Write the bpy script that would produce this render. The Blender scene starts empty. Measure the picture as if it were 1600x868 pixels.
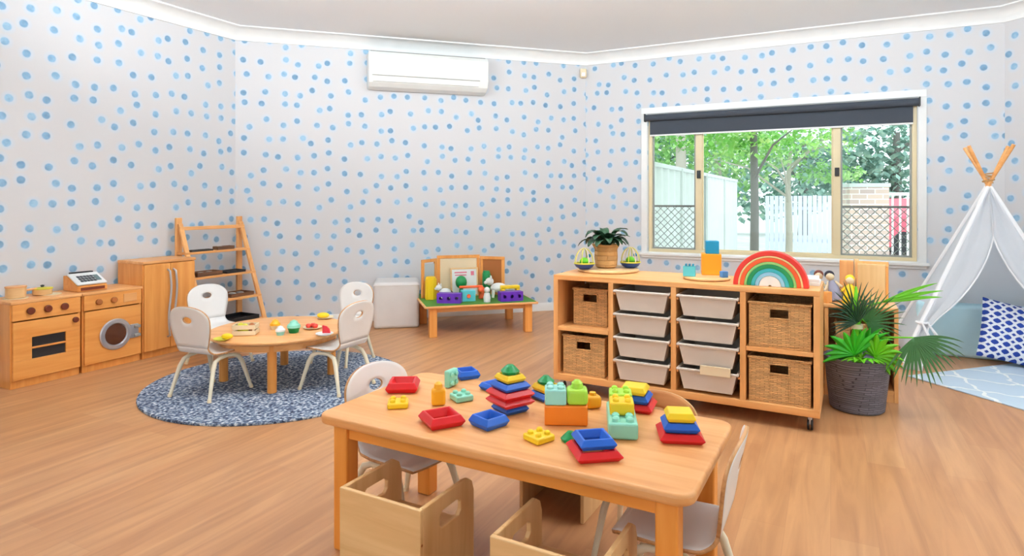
import bpy, bmesh, math, random
from mathutils import Matrix, Vector
PI = math.pi
random.seed(7)
sc = bpy.context.scene
COL = sc.collection
# ------------------------------------------------------------------ camera, world, light, exposure
F = 977.0; HZ = 312.0; CAMH = 1.2
cam_d = bpy.data.cameras.new('camera'); cam = bpy.data.objects.new('camera', cam_d); COL.objects.link(cam)
cam.location = (0, 0, CAMH); cam.rotation_euler = (PI/2, 0, 0)
cam_d.sensor_width = 36; cam_d.lens = F/1600*36; cam_d.shift_y = -(434-HZ)/1600; cam_d.clip_end = 200
sc.camera = cam
sc.view_settings.view_transform = 'Standard'; sc.view_settings.look = 'None'
sc.view_settings.exposure = .2; sc.view_settings.gamma = 1; sc.view_settings.use_curve_mapping = False
w = bpy.data.worlds.new('world'); sc.world = w; w.use_nodes = True
bg = w.node_tree.nodes['Background']; bg.inputs[0].default_value = (0.86, 0.94, 1.0, 1); bg.inputs[1].default_value = 2.15

def at(px, py, h=0.0):
    Y = F*(CAMH-h)/(py-HZ); return Vector(((px-800)/F*Y, Y, h))
A = Vector((-2.58, 5.83)); B = Vector((.816, 6.93)); C = Vector((4.13, 5.24)); D = Vector((4.59, 3.81))
U = Vector((.891, -.454)); V = Vector((.454, .891))       # along window wall, into window wall
E = D - V*8.0; G = Vector((-5.54, .03))
CEIL = 2.80

def area(name, loc, rot, sx, sy, power, color=(1, 1, 1)):
    l = bpy.data.lights.new(name, 'AREA'); l.shape = 'RECTANGLE'; l.size = sx; l.size_y = sy
    l.energy = power; l.color = color
    o = bpy.data.objects.new(name, l); COL.objects.link(o); o.location = loc; o.rotation_euler = rot
    return o
FILL_PANELS = [(-1.8, 3.05), (.1, 3.05), (2.0, 2.6), (-3.0, -.1), (-.9, -1.3)]; LZ = 2.36   # unseen fill lamps added to brighten ceiling and walls, shining up and down
for i, (x, y) in enumerate(FILL_PANELS):
    far = i < 3
    area('added_fill_down', (x, y, LZ-.035), (0, 0, math.radians(-27)), 1.1, .3, 3, (.90, .96, 1))
    ru_ = Vector((.25, 1, 1.35) if far else (0, 0, 1)).to_track_quat('-Z', 'Y').to_euler()
    area('added_fill_up', (x, y, LZ+(.13 if far else .035)), ru_, 1.1, .3, 56 if far else 14, (.84, .94, 1))
# daylight entering through the glazing
for c_, rz_, sx_, sy_ in ((B+U*1.9-V*.02, 153, 2.35, 1.4), (D-V*3.0-U*.02, 63, 3.3, 1.95), ((E+G)/2+V*.02, -27, 3.0, 2.3)):
    o_ = area('daylight_portal', (c_.x, c_.y, 1.35), (PI/2, 0, math.radians(rz_)), sx_, sy_, 1); o_.data.cycles.is_portal = True

# ------------------------------------------------------------------ materials
MATS = {}
def lin(c):
    return tuple(((v/255)/12.92 if v/255 <= .04045 else ((v/255+.055)/1.055)**2.4) for v in c)
def base(name, col, rough=.5, **kw):
    m = bpy.data.materials.new(name); m.use_nodes = True
    p = m.node_tree.nodes['Principled BSDF']
    p.inputs['Base Color'].default_value = (*lin(col), 1); p.inputs['Roughness'].default_value = rough
    for k, v in kw.items(): p.inputs[k.replace('_', ' ')].default_value = v
    MATS[name] = m
    return m, m.node_tree, p
def N(nt, t, **kw):
    n = nt.nodes.new(t)
    for k, v in kw.items(): setattr(n, k, v)
    return n
def ramp(nt, src, stops, interp='LINEAR'):
    r = N(nt, 'ShaderNodeValToRGB'); r.color_ramp.interpolation = interp
    e = r.color_ramp.elements
    while len(e) < len(stops): e.new(.5)
    for el, (p, c) in zip(e, stops): el.position = p; el.color = (*lin(c), 1)
    nt.links.new(src, r.inputs[0]); return r
def bump(nt, p, src, strength=.3, dist=.01):
    b = N(nt, 'ShaderNodeBump'); b.inputs['Strength'].default_value = strength; b.inputs['Distance'].default_value = dist
    nt.links.new(src, b.inputs['Height']); nt.links.new(b.outputs[0], p.inputs['Normal'])
def coords(nt, kind='Object', scale=(1, 1, 1), rot=(0, 0, 0)):
    t = N(nt, 'ShaderNodeTexCoord'); mp = N(nt, 'ShaderNodeMapping')
    mp.inputs['Scale'].default_value = scale; mp.inputs['Rotation'].default_value = rot
    nt.links.new(t.outputs[kind], mp.inputs[0]); return mp.outputs[0]
def plastic(name, col, rough=.35, **kw):
    m, nt, p = base(name, col, rough, **kw)
    n = N(nt, 'ShaderNodeTexNoise'); n.inputs['Scale'].default_value = 6
    nt.links.new(coords(nt), n.inputs[0])
    c1 = tuple(min(255, v*1.006) for v in col); c2 = tuple(v*.99 for v in col)
    r = ramp(nt, n.outputs[0], [(.35, c2), (.65, c1)]); nt.links.new(r.outputs[0], p.inputs['Base Color'])
    return m
def wood(name, c1, c2, axis=0, s=1.0, rough=.42):
    m, nt, p = base(name, c1, rough)
    sc_ = [22*s]*3; sc_[axis] = 1.6*s
    co = coords(nt, 'Object', tuple(sc_))
    n = N(nt, 'ShaderNodeTexNoise'); n.inputs['Scale'].default_value = 1.0; n.inputs['Detail'].default_value = 5; n.inputs['Distortion'].default_value = .6
    nt.links.new(co, n.inputs[0])
    r = ramp(nt, n.outputs[0], [(.3, c2), (.62, c1)])
    nt.links.new(r.outputs[0], p.inputs['Base Color']); bump(nt, p, n.outputs[0], .06, .002)
    return m
for ax, nm in enumerate('xyz'):
    wood('maple_'+nm, (240, 178, 112), (222, 150, 82), ax)
    wood('birch_'+nm, (234, 192, 136), (218, 170, 112), ax)
    wood('honey_'+nm, (242, 160, 72), (230, 142, 52), ax)
    wood('oak_'+nm, (236, 174, 112), (220, 150, 86), ax)
    wood('orange_'+nm, (238, 164, 86), (222, 142, 62), ax)
wood('ply_edge', (214, 160, 106), (176, 120, 72), 0, 2)
wood('dark_wood', (120, 78, 50), (80, 50, 34), 0)
plastic('white_laminate', (238, 234, 230), .35)
plastic('cream_metal', (240, 228, 200), .35)
plastic('red', (218, 26, 32), .35); plastic('blue', (32, 100, 205), .35); plastic('green', (0, 140, 72), .35)
plastic('yellow', (250, 208, 30), .38); plastic('amber', (250, 178, 30), .4); plastic('orange_plastic', (250, 136, 36), .4)
plastic('mint', (150, 226, 200), .3); plastic('lime', (176, 226, 70), .35); plastic('aqua', (160, 226, 214), .3)
plastic('purple', (104, 44, 178), .4); plastic('teal', (20, 140, 180), .45); plastic('pale_teal', (90, 196, 206), .45)
plastic('paint_orange', (248, 156, 24), .5); plastic('small_blue', (70, 130, 190), .5)
plastic('rb_red', (226, 56, 44), .55); plastic('rb_orange', (240, 96, 44), .55); plastic('rb_yellow', (240, 214, 150), .55)
plastic('rb_green', (30, 150, 86), .55); plastic('rb_teal', (60, 180, 190), .55); plastic('rb_sky', (150, 205, 232), .55); plastic('rb_lime', (150, 205, 120), .55)
plastic('tray', (220, 208, 196), .4); plastic('white', (240, 240, 238), .5); plastic('trim_white', (240, 240, 238), .45)
plastic('ac_white', (240, 240, 236), .4); plastic('ac_grey', (150, 146, 140), .5)
plastic('black', (22, 22, 26), .45); plastic('dark_grey', (58, 62, 68), .6); plastic('blind', (66, 72, 82), .8)
plastic('knob_brown', (112, 44, 20), .4); plastic('dark_glass', (92, 52, 36), .12); plastic('charcoal', (45, 42, 42), .3)
plastic('wood_knob', (168, 98, 44), .45); plastic('silver', (190, 192, 200), .3, Metallic=.6); plastic('alu_cream', (226, 208, 168), .4)
plastic('screen_grey', (100, 120, 120), .3); plastic('olive', (214, 204, 60), .5); plastic('dish_blue', (24, 70, 150), .35)
plastic('strawberry', (226, 60, 40), .4); plastic('melon', (226, 40, 56), .4); plastic('beige', (236, 216, 180), .5)
plastic('pouf', (226, 220, 216), .7); plastic('foam_blue', (200, 234, 244), .75); plastic('grass_green', (70, 130, 36), .7)
plastic('trunk_grey', (120, 118, 112), .9); plastic('trunk_pale', (176, 170, 156), .9); plastic('red_car', (235, 90, 110), .3)
plastic('fence_white', (208, 214, 210), .6); plastic('picket', (215, 222, 240), .6); plastic('mesh_grey', (150, 154, 150), .5)
plastic('leaf_bright', (110, 200, 30), .45); plastic('leaf_dark', (36, 74, 46), .45); plastic('leaf_mid', (62, 116, 60), .45)
plastic('leaf_vivid', (60, 190, 40), .45); plastic('grey_cloth', (150, 150, 170), .8); plastic('soil', (60, 44, 34), .9)
plastic('hair_black', (40, 36, 50), .8); plastic('mirror_grey', (190, 200, 205), .15); plastic('pink_print', (225, 120, 140), .6)
# paint surfaces
def leafmat(name, c1, c2, c3):
    m, nt, p = base(name, c1, .6)
    n = N(nt, 'ShaderNodeTexNoise'); n.inputs['Scale'].default_value = 2.5; n.inputs['Detail'].default_value = 4
    nt.links.new(coords(nt), n.inputs[0])
    r = ramp(nt, n.outputs[0], [(.35, c2), (.5, c1), (.65, c3)]); nt.links.new(r.outputs[0], p.inputs['Base Color'])
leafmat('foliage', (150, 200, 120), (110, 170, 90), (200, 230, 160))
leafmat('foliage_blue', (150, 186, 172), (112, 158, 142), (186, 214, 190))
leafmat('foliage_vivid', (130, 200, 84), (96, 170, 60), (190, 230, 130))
# wallpaper
m, nt, p = base('wallpaper', (232, 230, 230), .75)
uv = N(nt, 'ShaderNodeUVMap')
vo = N(nt, 'ShaderNodeTexVoronoi', voronoi_dimensions='2D'); vo.inputs['Scale'].default_value = 6.6; vo.inputs['Randomness'].default_value = .55
nt.links.new(uv.outputs[0], vo.inputs['Vector'])
nz = N(nt, 'ShaderNodeTexNoise'); nz.inputs['Scale'].default_value = 22; nt.links.new(uv.outputs[0], nz.inputs[0])
ad = N(nt, 'ShaderNodeMath', operation='MULTIPLY_ADD'); ad.inputs[1].default_value = .05; nt.links.new(nz.outputs[0], ad.inputs[0]); nt.links.new(vo.outputs['Distance'], ad.inputs[2])
mr = N(nt, 'ShaderNodeMapRange'); mr.inputs['From Min'].default_value = .175; mr.inputs['From Max'].default_value = .225
mr.inputs['To Min'].default_value = 1; mr.inputs['To Max'].default_value = 0; nt.links.new(ad.outputs[0], mr.inputs[0])
sep = N(nt, 'ShaderNodeSeparateColor'); nt.links.new(vo.outputs['Color'], sep.inputs[0])
mixn = N(nt, 'ShaderNodeMath', operation='MULTIPLY_ADD'); mixn.inputs[1].default_value = .5
nt.links.new(nz.outputs[0], mixn.inputs[2]); nt.links.new(sep.outputs[0], mixn.inputs[0])
r = ramp(nt, mixn.outputs[0], [(.3, (112, 148, 180)), (.75, (138, 178, 208)), (1, (160, 198, 222))])
hr = N(nt, 'ShaderNodeMapRange'); hr.inputs['From Min'].default_value = .2; hr.inputs['From Max'].default_value = .40; hr.inputs['To Min'].default_value = 1; hr.inputs['To Max'].default_value = 0; nt.links.new(ad.outputs[0], hr.inputs[0])
hx = N(nt, 'ShaderNodeMix', data_type='RGBA'); nt.links.new(hr.outputs[0], hx.inputs['Factor']); hx.inputs[6].default_value = (*lin((217, 215, 216)), 1); hx.inputs[7].default_value = (*lin((208, 218, 229)), 1)
mx = N(nt, 'ShaderNodeMix', data_type='RGBA'); nt.links.new(mr.outputs[0], mx.inputs['Factor']); nt.links.new(hx.outputs[2], mx.inputs[6])
nt.links.new(r.outputs[0], mx.inputs[7]); nt.links.new(mx.outputs[2], p.inputs['Base Color'])
# floor planks
m, nt, p = base('floor_planks', (206, 152, 108), .36)
co = coords(nt, 'Object', (1, 1, 1), (0, 0, -math.radians(63)))
br = N(nt, 'ShaderNodeTexBrick'); br.offset = .37; br.inputs['Scale'].default_value = 1
br.inputs['Brick Width'].default_value = 1.25; br.inputs['Row Height'].default_value = .15; br.inputs['Mortar Size'].default_value = .0008
br.inputs['Color1'].default_value = (*lin((208, 156, 110)), 1); br.inputs['Color2'].default_value = (*lin((198, 143, 98)), 1); br.inputs['Mortar'].default_value = (*lin((192, 140, 98)), 1)
nt.links.new(co, br.inputs[0])
mp2 = N(nt, 'ShaderNodeMapping'); mp2.inputs['Scale'].default_value = (1.4, 16, 1); nt.links.new(co, mp2.inputs[0])
n = N(nt, 'ShaderNodeTexNoise'); n.inputs['Scale'].default_value = 1; n.inputs['Detail'].default_value = 6; n.inputs['Distortion'].default_value = .8; nt.links.new(mp2.outputs[0], n.inputs[0])
r = ramp(nt, n.outputs[0], [(.3, (196, 178, 160)), (.65, (255, 250, 240))])
mx = N(nt, 'ShaderNodeMix', data_type='RGBA', blend_type='MULTIPLY'); mx.inputs['Factor'].default_value = .6
nt.links.new(br.outputs[0], mx.inputs[6]); nt.links.new(r.outputs[0], mx.inputs[7]); nt.links.new(mx.outputs[2], p.inputs['Base Color'])
# ceiling
m, nt, p = base('ceiling_paint', (244, 245, 246), .9)
n = N(nt, 'ShaderNodeTexNoise'); n.inputs['Scale'].default_value = 40; nt.links.new(coords(nt), n.inputs[0]); bump(nt, p, n.outputs[0], .05, .002)
# wicker
def wicker(name, c1, c2, row=.016, rough=.6):
    m, nt, p = base(name, c1, rough)
    geo = N(nt, 'ShaderNodeTexCoord'); sx = N(nt, 'ShaderNodeSeparateXYZ'); nt.links.new(geo.outputs['Object'], sx.inputs[0])
    s = N(nt, 'ShaderNodeMath', operation='ADD'); nt.links.new(sx.outputs[0], s.inputs[0]); nt.links.new(sx.outputs[1], s.inputs[1])
    cb = N(nt, 'ShaderNodeCombineXYZ'); nt.links.new(s.outputs[0], cb.inputs[0]); nt.links.new(sx.outputs[2], cb.inputs[1])
    nz = N(nt, 'ShaderNodeTexNoise'); nz.inputs['Scale'].default_value = 18; nt.links.new(cb.outputs[0], nz.inputs[0])
    va = N(nt, 'ShaderNodeVectorMath', operation='MULTIPLY_ADD'); va.inputs[1].default_value = (.02, .02, 0); nt.links.new(nz.outputs['Color'], va.inputs[0]); nt.links.new(cb.outputs[0], va.inputs[2])
    b = N(nt, 'ShaderNodeTexBrick'); b.inputs['Scale'].default_value = 1; b.inputs['Brick Width'].default_value = row*5; b.inputs['Row Height'].default_value = row
    b.inputs['Mortar Size'].default_value = row*.16; b.inputs['Mortar Smooth'].default_value = .8
    b.inputs['Color1'].default_value = (*lin(c1), 1); b.inputs['Color2'].default_value = (*lin(tuple(v*.84 for v in c1)), 1); b.inputs['Mortar'].default_value = (*lin(c2), 1)
    nt.links.new(va.outputs[0], b.inputs[0]); nt.links.new(b.outputs[0], p.inputs['Base Color'])
    inv = N(nt, 'ShaderNodeMath', operation='SUBTRACT'); inv.inputs[0].default_value = 1; nt.links.new(b.outputs[1], inv.inputs[1]); bump(nt, p, inv.outputs[0], .8, .006)
wicker('wicker', (242, 186, 120), (160, 106, 60), .0085)
wicker('pot_weave', (124, 124, 138), (66, 66, 78), .012, .45)
wicker('kraft', (214, 164, 104), (196, 146, 90), .03, .8)
# shaggy rug
m, nt, p = base('shag', (110, 130, 160), .95)
n = N(nt, 'ShaderNodeTexNoise'); n.inputs['Scale'].default_value = 55; n.inputs['Detail'].default_value = 3; nt.links.new(coords(nt), n.inputs[0])
r = ramp(nt, n.outputs[0], [(.36, (50, 60, 84)), (.46, (94, 110, 136)), (.54, (134, 148, 168)), (.64, (214, 218, 222))])
nt.links.new(r.outputs[0], p.inputs['Base Color']); bump(nt, p, n.outputs[0], .8, .02)
# pale rug lattice, cushion lattice
def lattice(name, c_bg, c_fg, c_small, sc_, big, small, wav=0, line=False):
    m, nt, p = base(name, c_bg, .85)
    uv = N(nt, 'ShaderNodeUVMap'); mp = N(nt, 'ShaderNodeMapping'); mp.inputs['Scale'].default_value = sc_; nt.links.new(uv.outputs[0], mp.inputs[0])
    src = mp.outputs[0]
    if wav:
        nz = N(nt, 'ShaderNodeTexNoise'); nz.inputs['Scale'].default_value = 3; nt.links.new(src, nz.inputs[0])
        va = N(nt, 'ShaderNodeVectorMath', operation='MULTIPLY_ADD'); va.inputs[1].default_value = (wav, wav, 0); nt.links.new(nz.outputs['Color'], va.inputs[0]); nt.links.new(src, va.inputs[2]); src = va.outputs[0]
    sx = N(nt, 'ShaderNodeSeparateXYZ'); nt.links.new(src, sx.inputs[0])
    def pp(o):
        a = N(nt, 'ShaderNodeMath', operation='PINGPONG'); a.inputs[1].default_value = .5; nt.links.new(o, a.inputs[0]); return a.outputs[0]
    a, b = pp(sx.outputs[0]), pp(sx.outputs[1])
    s = N(nt, 'ShaderNodeMath', operation='ADD'); nt.links.new(a, s.inputs[0]); nt.links.new(b, s.inputs[1])
    if line:
        d = N(nt, 'ShaderNodeMath', operation='COMPARE'); d.inputs[1].default_value = .5; d.inputs[2].default_value = big; nt.links.new(s.outputs[0], d.inputs[0]); fac = d.outputs[0]
    else:
        mn = N(nt, 'ShaderNodeMath', operation='MAXIMUM'); nt.links.new(a, mn.inputs[0]); nt.links.new(b, mn.inputs[1])
        s2 = N(nt, 'ShaderNodeMath', operation='MULTIPLY_ADD'); s2.inputs[1].default_value = .8; nt.links.new(s.outputs[0], s2.inputs[0])
        hm = N(nt, 'ShaderNodeMath', operation='MULTIPLY'); hm.inputs[1].default_value = .4; nt.links.new(mn.outputs[0], hm.inputs[0]); nt.links.new(hm.outputs[0], s2.inputs[2])
        l = N(nt, 'ShaderNodeMath', operation='LESS_THAN'); l.inputs[1].default_value = big; nt.links.new(s2.outputs[0], l.inputs[0]); g = N(nt, 'ShaderNodeMath', operation='GREATER_THAN'); g.inputs[1].default_value = 1-small; nt.links.new(s.outputs[0], g.inputs[0])
        mm = N(nt, 'ShaderNodeMath', operation='MAXIMUM'); nt.links.new(l.outputs[0], mm.inputs[0]); nt.links.new(g.outputs[0], mm.inputs[1]); fac = mm.outputs[0]
    mx = N(nt, 'ShaderNodeMix', data_type='RGBA'); nt.links.new(fac, mx.inputs['Factor'])
    mx.inputs[6].default_value = (*lin(c_bg), 1); mx.inputs[7].default_value = (*lin(c_fg), 1)
    nt.links.new(mx.outputs[2], p.inputs['Base Color'])
lattice('cushion_print', (236, 238, 244), (26, 60, 150), None, (1, 1, 1), .44, .22)
lattice('rug_print', (196, 214, 230), (240, 244, 246), None, (1, 1, 1), .035, 0, .35, True)
# sheer cloth
m, nt, p = base('sheer', (246, 247, 250), .9)
tr = N(nt, 'ShaderNodeBsdfTransparent'); tl = N(nt, 'ShaderNodeBsdfTranslucent'); tl.inputs[0].default_value = (.9, .92, .95, 1)
m1 = N(nt, 'ShaderNodeMixShader'); m1.inputs[0].default_value = .5; m2 = N(nt, 'ShaderNodeMixShader'); m2.inputs[0].default_value = .13
nt.links.new(p.outputs[0], m1.inputs[1]); nt.links.new(tl.outputs[0], m1.inputs[2]); nt.links.new(m1.outputs[0], m2.inputs[1]); nt.links.new(tr.outputs[0], m2.inputs[2])
nt.links.new(m2.outputs[0], nt.nodes['Material Output'].inputs[0])
plastic('hem', (248, 248, 250), .9)
# glass
m = bpy.data.materials.new('glass'); m.use_nodes = True; nt = m.node_tree; MATS['glass'] = m
nt.nodes.remove(nt.nodes['Principled BSDF'])
tr = N(nt, 'ShaderNodeBsdfTransparent'); tr.inputs[0].default_value = (.95, .98, .97, 1); gl = N(nt, 'ShaderNodeBsdfGlossy'); gl.inputs['Roughness'].default_value = .03
mm = N(nt, 'ShaderNodeMixShader'); mm.inputs[0].default_value = .012
nt.links.new(tr.outputs[0], mm.inputs[1]); nt.links.new(gl.outputs[0], mm.inputs[2]); nt.links.new(mm.outputs[0], nt.nodes['Material Output'].inputs[0])
# brick
m, nt, p = base('brickwork', (200, 170, 150), .85)
b = N(nt, 'ShaderNodeTexBrick'); b.inputs['Scale'].default_value = 1; b.inputs['Brick Width'].default_value = .23; b.inputs['Row Height'].default_value = .08; b.inputs['Mortar Size'].default_value = .008
b.inputs['Color1'].default_value = (*lin((222, 194, 176)), 1); b.inputs['Color2'].default_value = (*lin((194, 172, 166)), 1); b.inputs['Mortar'].default_value = (*lin((235, 230, 222)), 1)
uv = N(nt, 'ShaderNodeTexCoord'); sx = N(nt, 'ShaderNodeSeparateXYZ'); nt.links.new(uv.outputs['Object'], sx.inputs[0])
s = N(nt, 'ShaderNodeMath', operation='ADD'); nt.links.new(sx.outputs[0], s.inputs[0]); nt.links.new(sx.outputs[1], s.inputs[1])
cb = N(nt, 'ShaderNodeCombineXYZ'); nt.links.new(s.outputs[0], cb.inputs[0]); nt.links.new(sx.outputs[2], cb.inputs[1]); nt.links.new(cb.outputs[0], b.inputs[0]); nt.links.new(b.outputs[0], p.inputs['Base Color'])
# concrete ground
m, nt, p = base('concrete', (225, 226, 224), .9)
n = N(nt, 'ShaderNodeTexNoise'); n.inputs['Scale'].default_value = 3; nt.links.new(coords(nt), n.inputs[0])
r = ramp(nt, n.outputs[0], [(.3, (205, 206, 204)), (.7, (235, 236, 232))]); nt.links.new(r.outputs[0], p.inputs['Base Color'])
# glowing diffuser for the added fill panels
m = bpy.data.materials.new('diffuser'); m.use_nodes = True; MATS['diffuser'] = m
pp_ = m.node_tree.nodes['Principled BSDF']; pp_.inputs['Emission Color'].default_value = (1, 1, 1, 1); pp_.inputs['Emission Strength'].default_value = 2

# ------------------------------------------------------------------ mesh helpers
class MB:
    def __init__(s): s.v = []; s.f = []; s.m = []; s.uv = {}
    def add(s, vs, fs, mi=0, M=None):
        o = len(s.v)
        for q in vs:
            q = Vector(q); s.v.append(M @ q if M is not None else q)
        for f in fs: s.f.append(tuple(i+o for i in f)); s.m.append(mi)
        return s
    def box(s, c, d, mi=0, rz=0, M=None, ry=0, rx=0):
        x, y, z = [q/2 for q in d]
        vs = [(a, b, e) for e in (-z, z) for a, b in ((-x, -y), (x, -y), (x, y), (-x, y))]
        T = Matrix.Translation(c) @ Matrix.Rotation(rz, 4, 'Z') @ Matrix.Rotation(ry, 4, 'Y') @ Matrix.Rotation(rx, 4, 'X')
        if M is not None: T = M @ T
        return s.add(vs, [(3, 2, 1, 0), (4, 5, 6, 7), (0, 1, 5, 4), (1, 2, 6, 5), (2, 3, 7, 6), (3, 0, 4, 7)], mi, T)
    def bx(s, x0, x1, y0, y1, z0, z1, mi=0):
        return s.box(((x0+x1)/2, (y0+y1)/2, (z0+z1)/2), (abs(x1-x0), abs(y1-y0), abs(z1-z0)), mi)
    def rings(s, rs, closed=False, cap=True, mi=0, loop=False):
        n = len(rs[0]); vs = [q for r_ in rs for q in r_]; fs = []
        K = len(rs)
        for k in range(K if loop else K-1):
            a = k*n; b = ((k+1) % K)*n
            for i in range(n):
                j = (i+1) % n; fs.append((a+i, a+j, b+j, b+i))
        if cap and not loop: fs.append(tuple(reversed(range(n)))); fs.append(tuple((K-1)*n+i for i in range(n)))
        return s.add(vs, fs, mi)
    def tube(s, pts, r, n=10, mi=0, cap=True):
        pts = [Vector(q) for q in pts]; rr = r if isinstance(r, (list, tuple)) else [r]*len(pts)
        rs = []; up = None
        for i, q in enumerate(pts):
            d = (pts[min(i+1, len(pts)-1)]-pts[max(i-1, 0)]).normalized()
            if up is None: up = Vector((0, 0, 1)) if abs(d.z) < .9 else Vector((1, 0, 0))
            a = d.cross(up).normalized(); b = a.cross(d).normalized(); up = b
            rs.append([q+(a*math.cos(t)+b*math.sin(t))*rr[i] for t in [2*PI*k/n for k in range(n)]])
        return s.rings(rs, cap=cap, mi=mi)
    def lathe(s, prof, n=32, c=(0, 0, 0), mi=0, phase=0, loop=False, sx=1, sy=1):
        rs = [[(c[0]+max(r_, 1e-4)*math.cos(phase+2*PI*k/n)*sx, c[1]+max(r_, 1e-4)*math.sin(phase+2*PI*k/n)*sy, c[2]+z) for k in range(n)] for r_, z in prof]
        return s.rings(rs, cap=not loop, mi=mi, loop=loop)
    def cyl(s, c, r, h, n=24, mi=0, axis='z'):
        rs = []
        for z in (0, h):
            ring = []
            for k in range(n):
                a = 2*PI*k/n; x, y = r*math.cos(a), r*math.sin(a)
                ring.append({'z': (c[0]+x, c[1]+y, c[2]+z), 'y': (c[0]+x, c[1]+z, c[2]-y), 'x': (c[0]+z, c[1]+x, c[2]+y)}[axis])
            rs.append(ring)
        return s.rings(rs, mi=mi)
    def prism(s, poly, z0, z1, mi=0, M=None):
        n = len(poly); vs = [(x, y, z0) for x, y in poly]+[(x, y, z1) for x, y in poly]
        fs = [tuple(reversed(range(n))), tuple(range(n, 2*n))]+[(i, (i+1) % n, n+(i+1) % n, n+i) for i in range(n)]
        return s.add(vs, fs, mi, M)
    def sphere(s, c, r, n=16, m=10, mi=0):
        rx, ry, rz = r if isinstance(r, (tuple, list)) else (r, r, r)
        rs = [[(c[0]+rx*math.sin(PI*j/m)*math.cos(2*PI*k/n), c[1]+ry*math.sin(PI*j/m)*math.sin(2*PI*k/n), c[2]-rz*math.cos(PI*j/m)) for k in range(n)] for j in [.02]+list(range(1, m))+[m-.02]]
        return s.rings(rs, mi=mi)
    def build(s, name, mats, parent=None, bevel=0, smooth=False, seg=2, loc=None, rz=0, solid=0, sub=0, angle=35, rim=None):
        me = bpy.data.meshes.new(name); me.from_pydata([tuple(v) for v in s.v], [], s.f)
        if isinstance(mats, str): mats = [mats]
        for q in mats: me.materials.append(MATS[q])
        for p_, mi in zip(me.polygons, s.m): p_.material_index = mi
        bm = bmesh.new(); bm.from_mesh(me); bmesh.ops.recalc_face_normals(bm, faces=bm.faces) if not getattr(s, 'norec', False) else None
        bm.to_mesh(me); bm.free()
        if smooth:
            for p_ in me.polygons: p_.use_smooth = True
            me.set_sharp_from_angle(angle=math.radians(angle))
        me.update()
        o = bpy.data.objects.new(name, me); COL.objects.link(o)
        if parent: o.parent = parent
        if loc is not None: o.location = loc
        o.rotation_euler = (0, 0, rz)
        if solid:
            q = o.modifiers.new('s', 'SOLIDIFY'); q.thickness = solid; q.offset = 0
            if rim is not None: q.material_offset_rim = rim
        if bevel:
            b_ = o.modifiers.new('b', 'BEVEL'); b_.width = bevel; b_.segments = seg; b_.limit_method = 'ANGLE'; b_.angle_limit = math.radians(40)
        if sub:
            q = o.modifiers.new('u', 'SUBSURF'); q.levels = q.render_levels = sub
        return o
def tag(o, label, cat, group=None, kind=None):
    o['label'] = label; o['category'] = cat
    if group: o['group'] = group
    if kind: o['kind'] = kind
    return o
def thing(name, loc, rz, label, cat, group=None):
    o = bpy.data.objects.new(name, None); COL.objects.link(o); o.empty_display_size = .05
    o.location = loc; o.rotation_euler = (0, 0, rz); return tag(o, label, cat, group)
def struct(o): o['kind'] = 'structure'; return o
def copy_tree(o, parent=None):
    c = o.copy(); COL.objects.link(c)
    if parent: c.parent = parent
    for ch in list(o.children): copy_tree(ch, c)
    return c
def place(src, first, loc, rz, label, rx=0, ry=0):
    o = src if first else copy_tree(src)
    o.location = loc; o.rotation_euler = (rx, ry, rz); o['label'] = label; return o
def rrect(w, d, r, n=6):
    out = []
    for cx, cy, a0 in ((w/2-r, d/2-r, 0), (-w/2+r, d/2-r, PI/2), (-w/2+r, -d/2+r, PI), (w/2-r, -d/2+r, 3*PI/2)):
        for k in range(n+1):
            a = a0+PI/2*k/n; out.append((cx+r*math.cos(a), cy+r*math.sin(a)))
    return out
R27 = math.radians(-27); R18 = math.radians(18); R63 = math.radians(63)

# ------------------------------------------------------------------ room shell
def wall_mesh(name, p0, p1, holes=(), thick=.12, outward=None, z1=CEIL):
    """rectangular wall from p0 to p1 with rectangular holes (s0,s1,z0,z1); its inner face carries metres as UV"""
    L = (p1-p0).length; d = (p1-p0)/L; n = Vector((-d.y, d.x))
    if n.dot(outward) < 0: n = -n
    xs = sorted({0, L, *[h[0] for h in holes], *[h[1] for h in holes]}); zs = sorted({0, z1, *[h[2] for h in holes], *[h[3] for h in holes]})
    mb = MB(); uvs = []
    def P(s, z, t): q = p0+d*s+n*t; return (q.x, q.y, z)
    def inhole(a, b): return any(h[0] <= a < h[1] and h[2] <= b < h[3] for h in holes)
    for i in range(len(xs)-1):
        for j in range(len(zs)-1):
            if inhole(xs[i], zs[j]): continue
            for t in (0, thick):
                mb.add([P(xs[i], zs[j], t), P(xs[i+1], zs[j], t), P(xs[i+1], zs[j+1], t), P(xs[i], zs[j+1], t)], [(0, 1, 2, 3)], 0 if t == 0 else 1)
                uvs += [(xs[i], zs[j]), (xs[i+1], zs[j]), (xs[i+1], zs[j+1]), (xs[i], zs[j+1])]
    for a, b, c0, c1 in [(0, L, 0, z1)]+list(holes):
        for q in ([P(a, c0, 0), P(b, c0, 0), P(b, c0, thick), P(a, c0, thick)], [P(a, c1, 0), P(b, c1, 0), P(b, c1, thick), P(a, c1, thick)],
                  [P(a, c0, 0), P(a, c1, 0), P(a, c1, thick), P(a, c0, thick)], [P(b, c0, 0), P(b, c1, 0), P(b, c1, thick), P(b, c0, thick)]):
            mb.add(q, [(0, 1, 2, 3)], 1); uvs += [(0, 0)]*4
    mb.norec = True
    o = mb.build(name, ['wallpaper', 'trim_white'])
    ul = o.data.uv_layers.new(name='UVMap')
    off = hash_off[name]
    for k, (a, b) in enumerate(uvs): ul.data[k].uv = (a+off, b+off*.37)
    return struct(o)
hash_off = {'wall_left': 3.1, 'wall_back': 11.3, 'wall_window': 23.7, 'wall_corner': 31.2, 'wall_right': 41.9, 'wall_rear': 57.3}
WH = (.70, 3.10, .65, 2.10)
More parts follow.
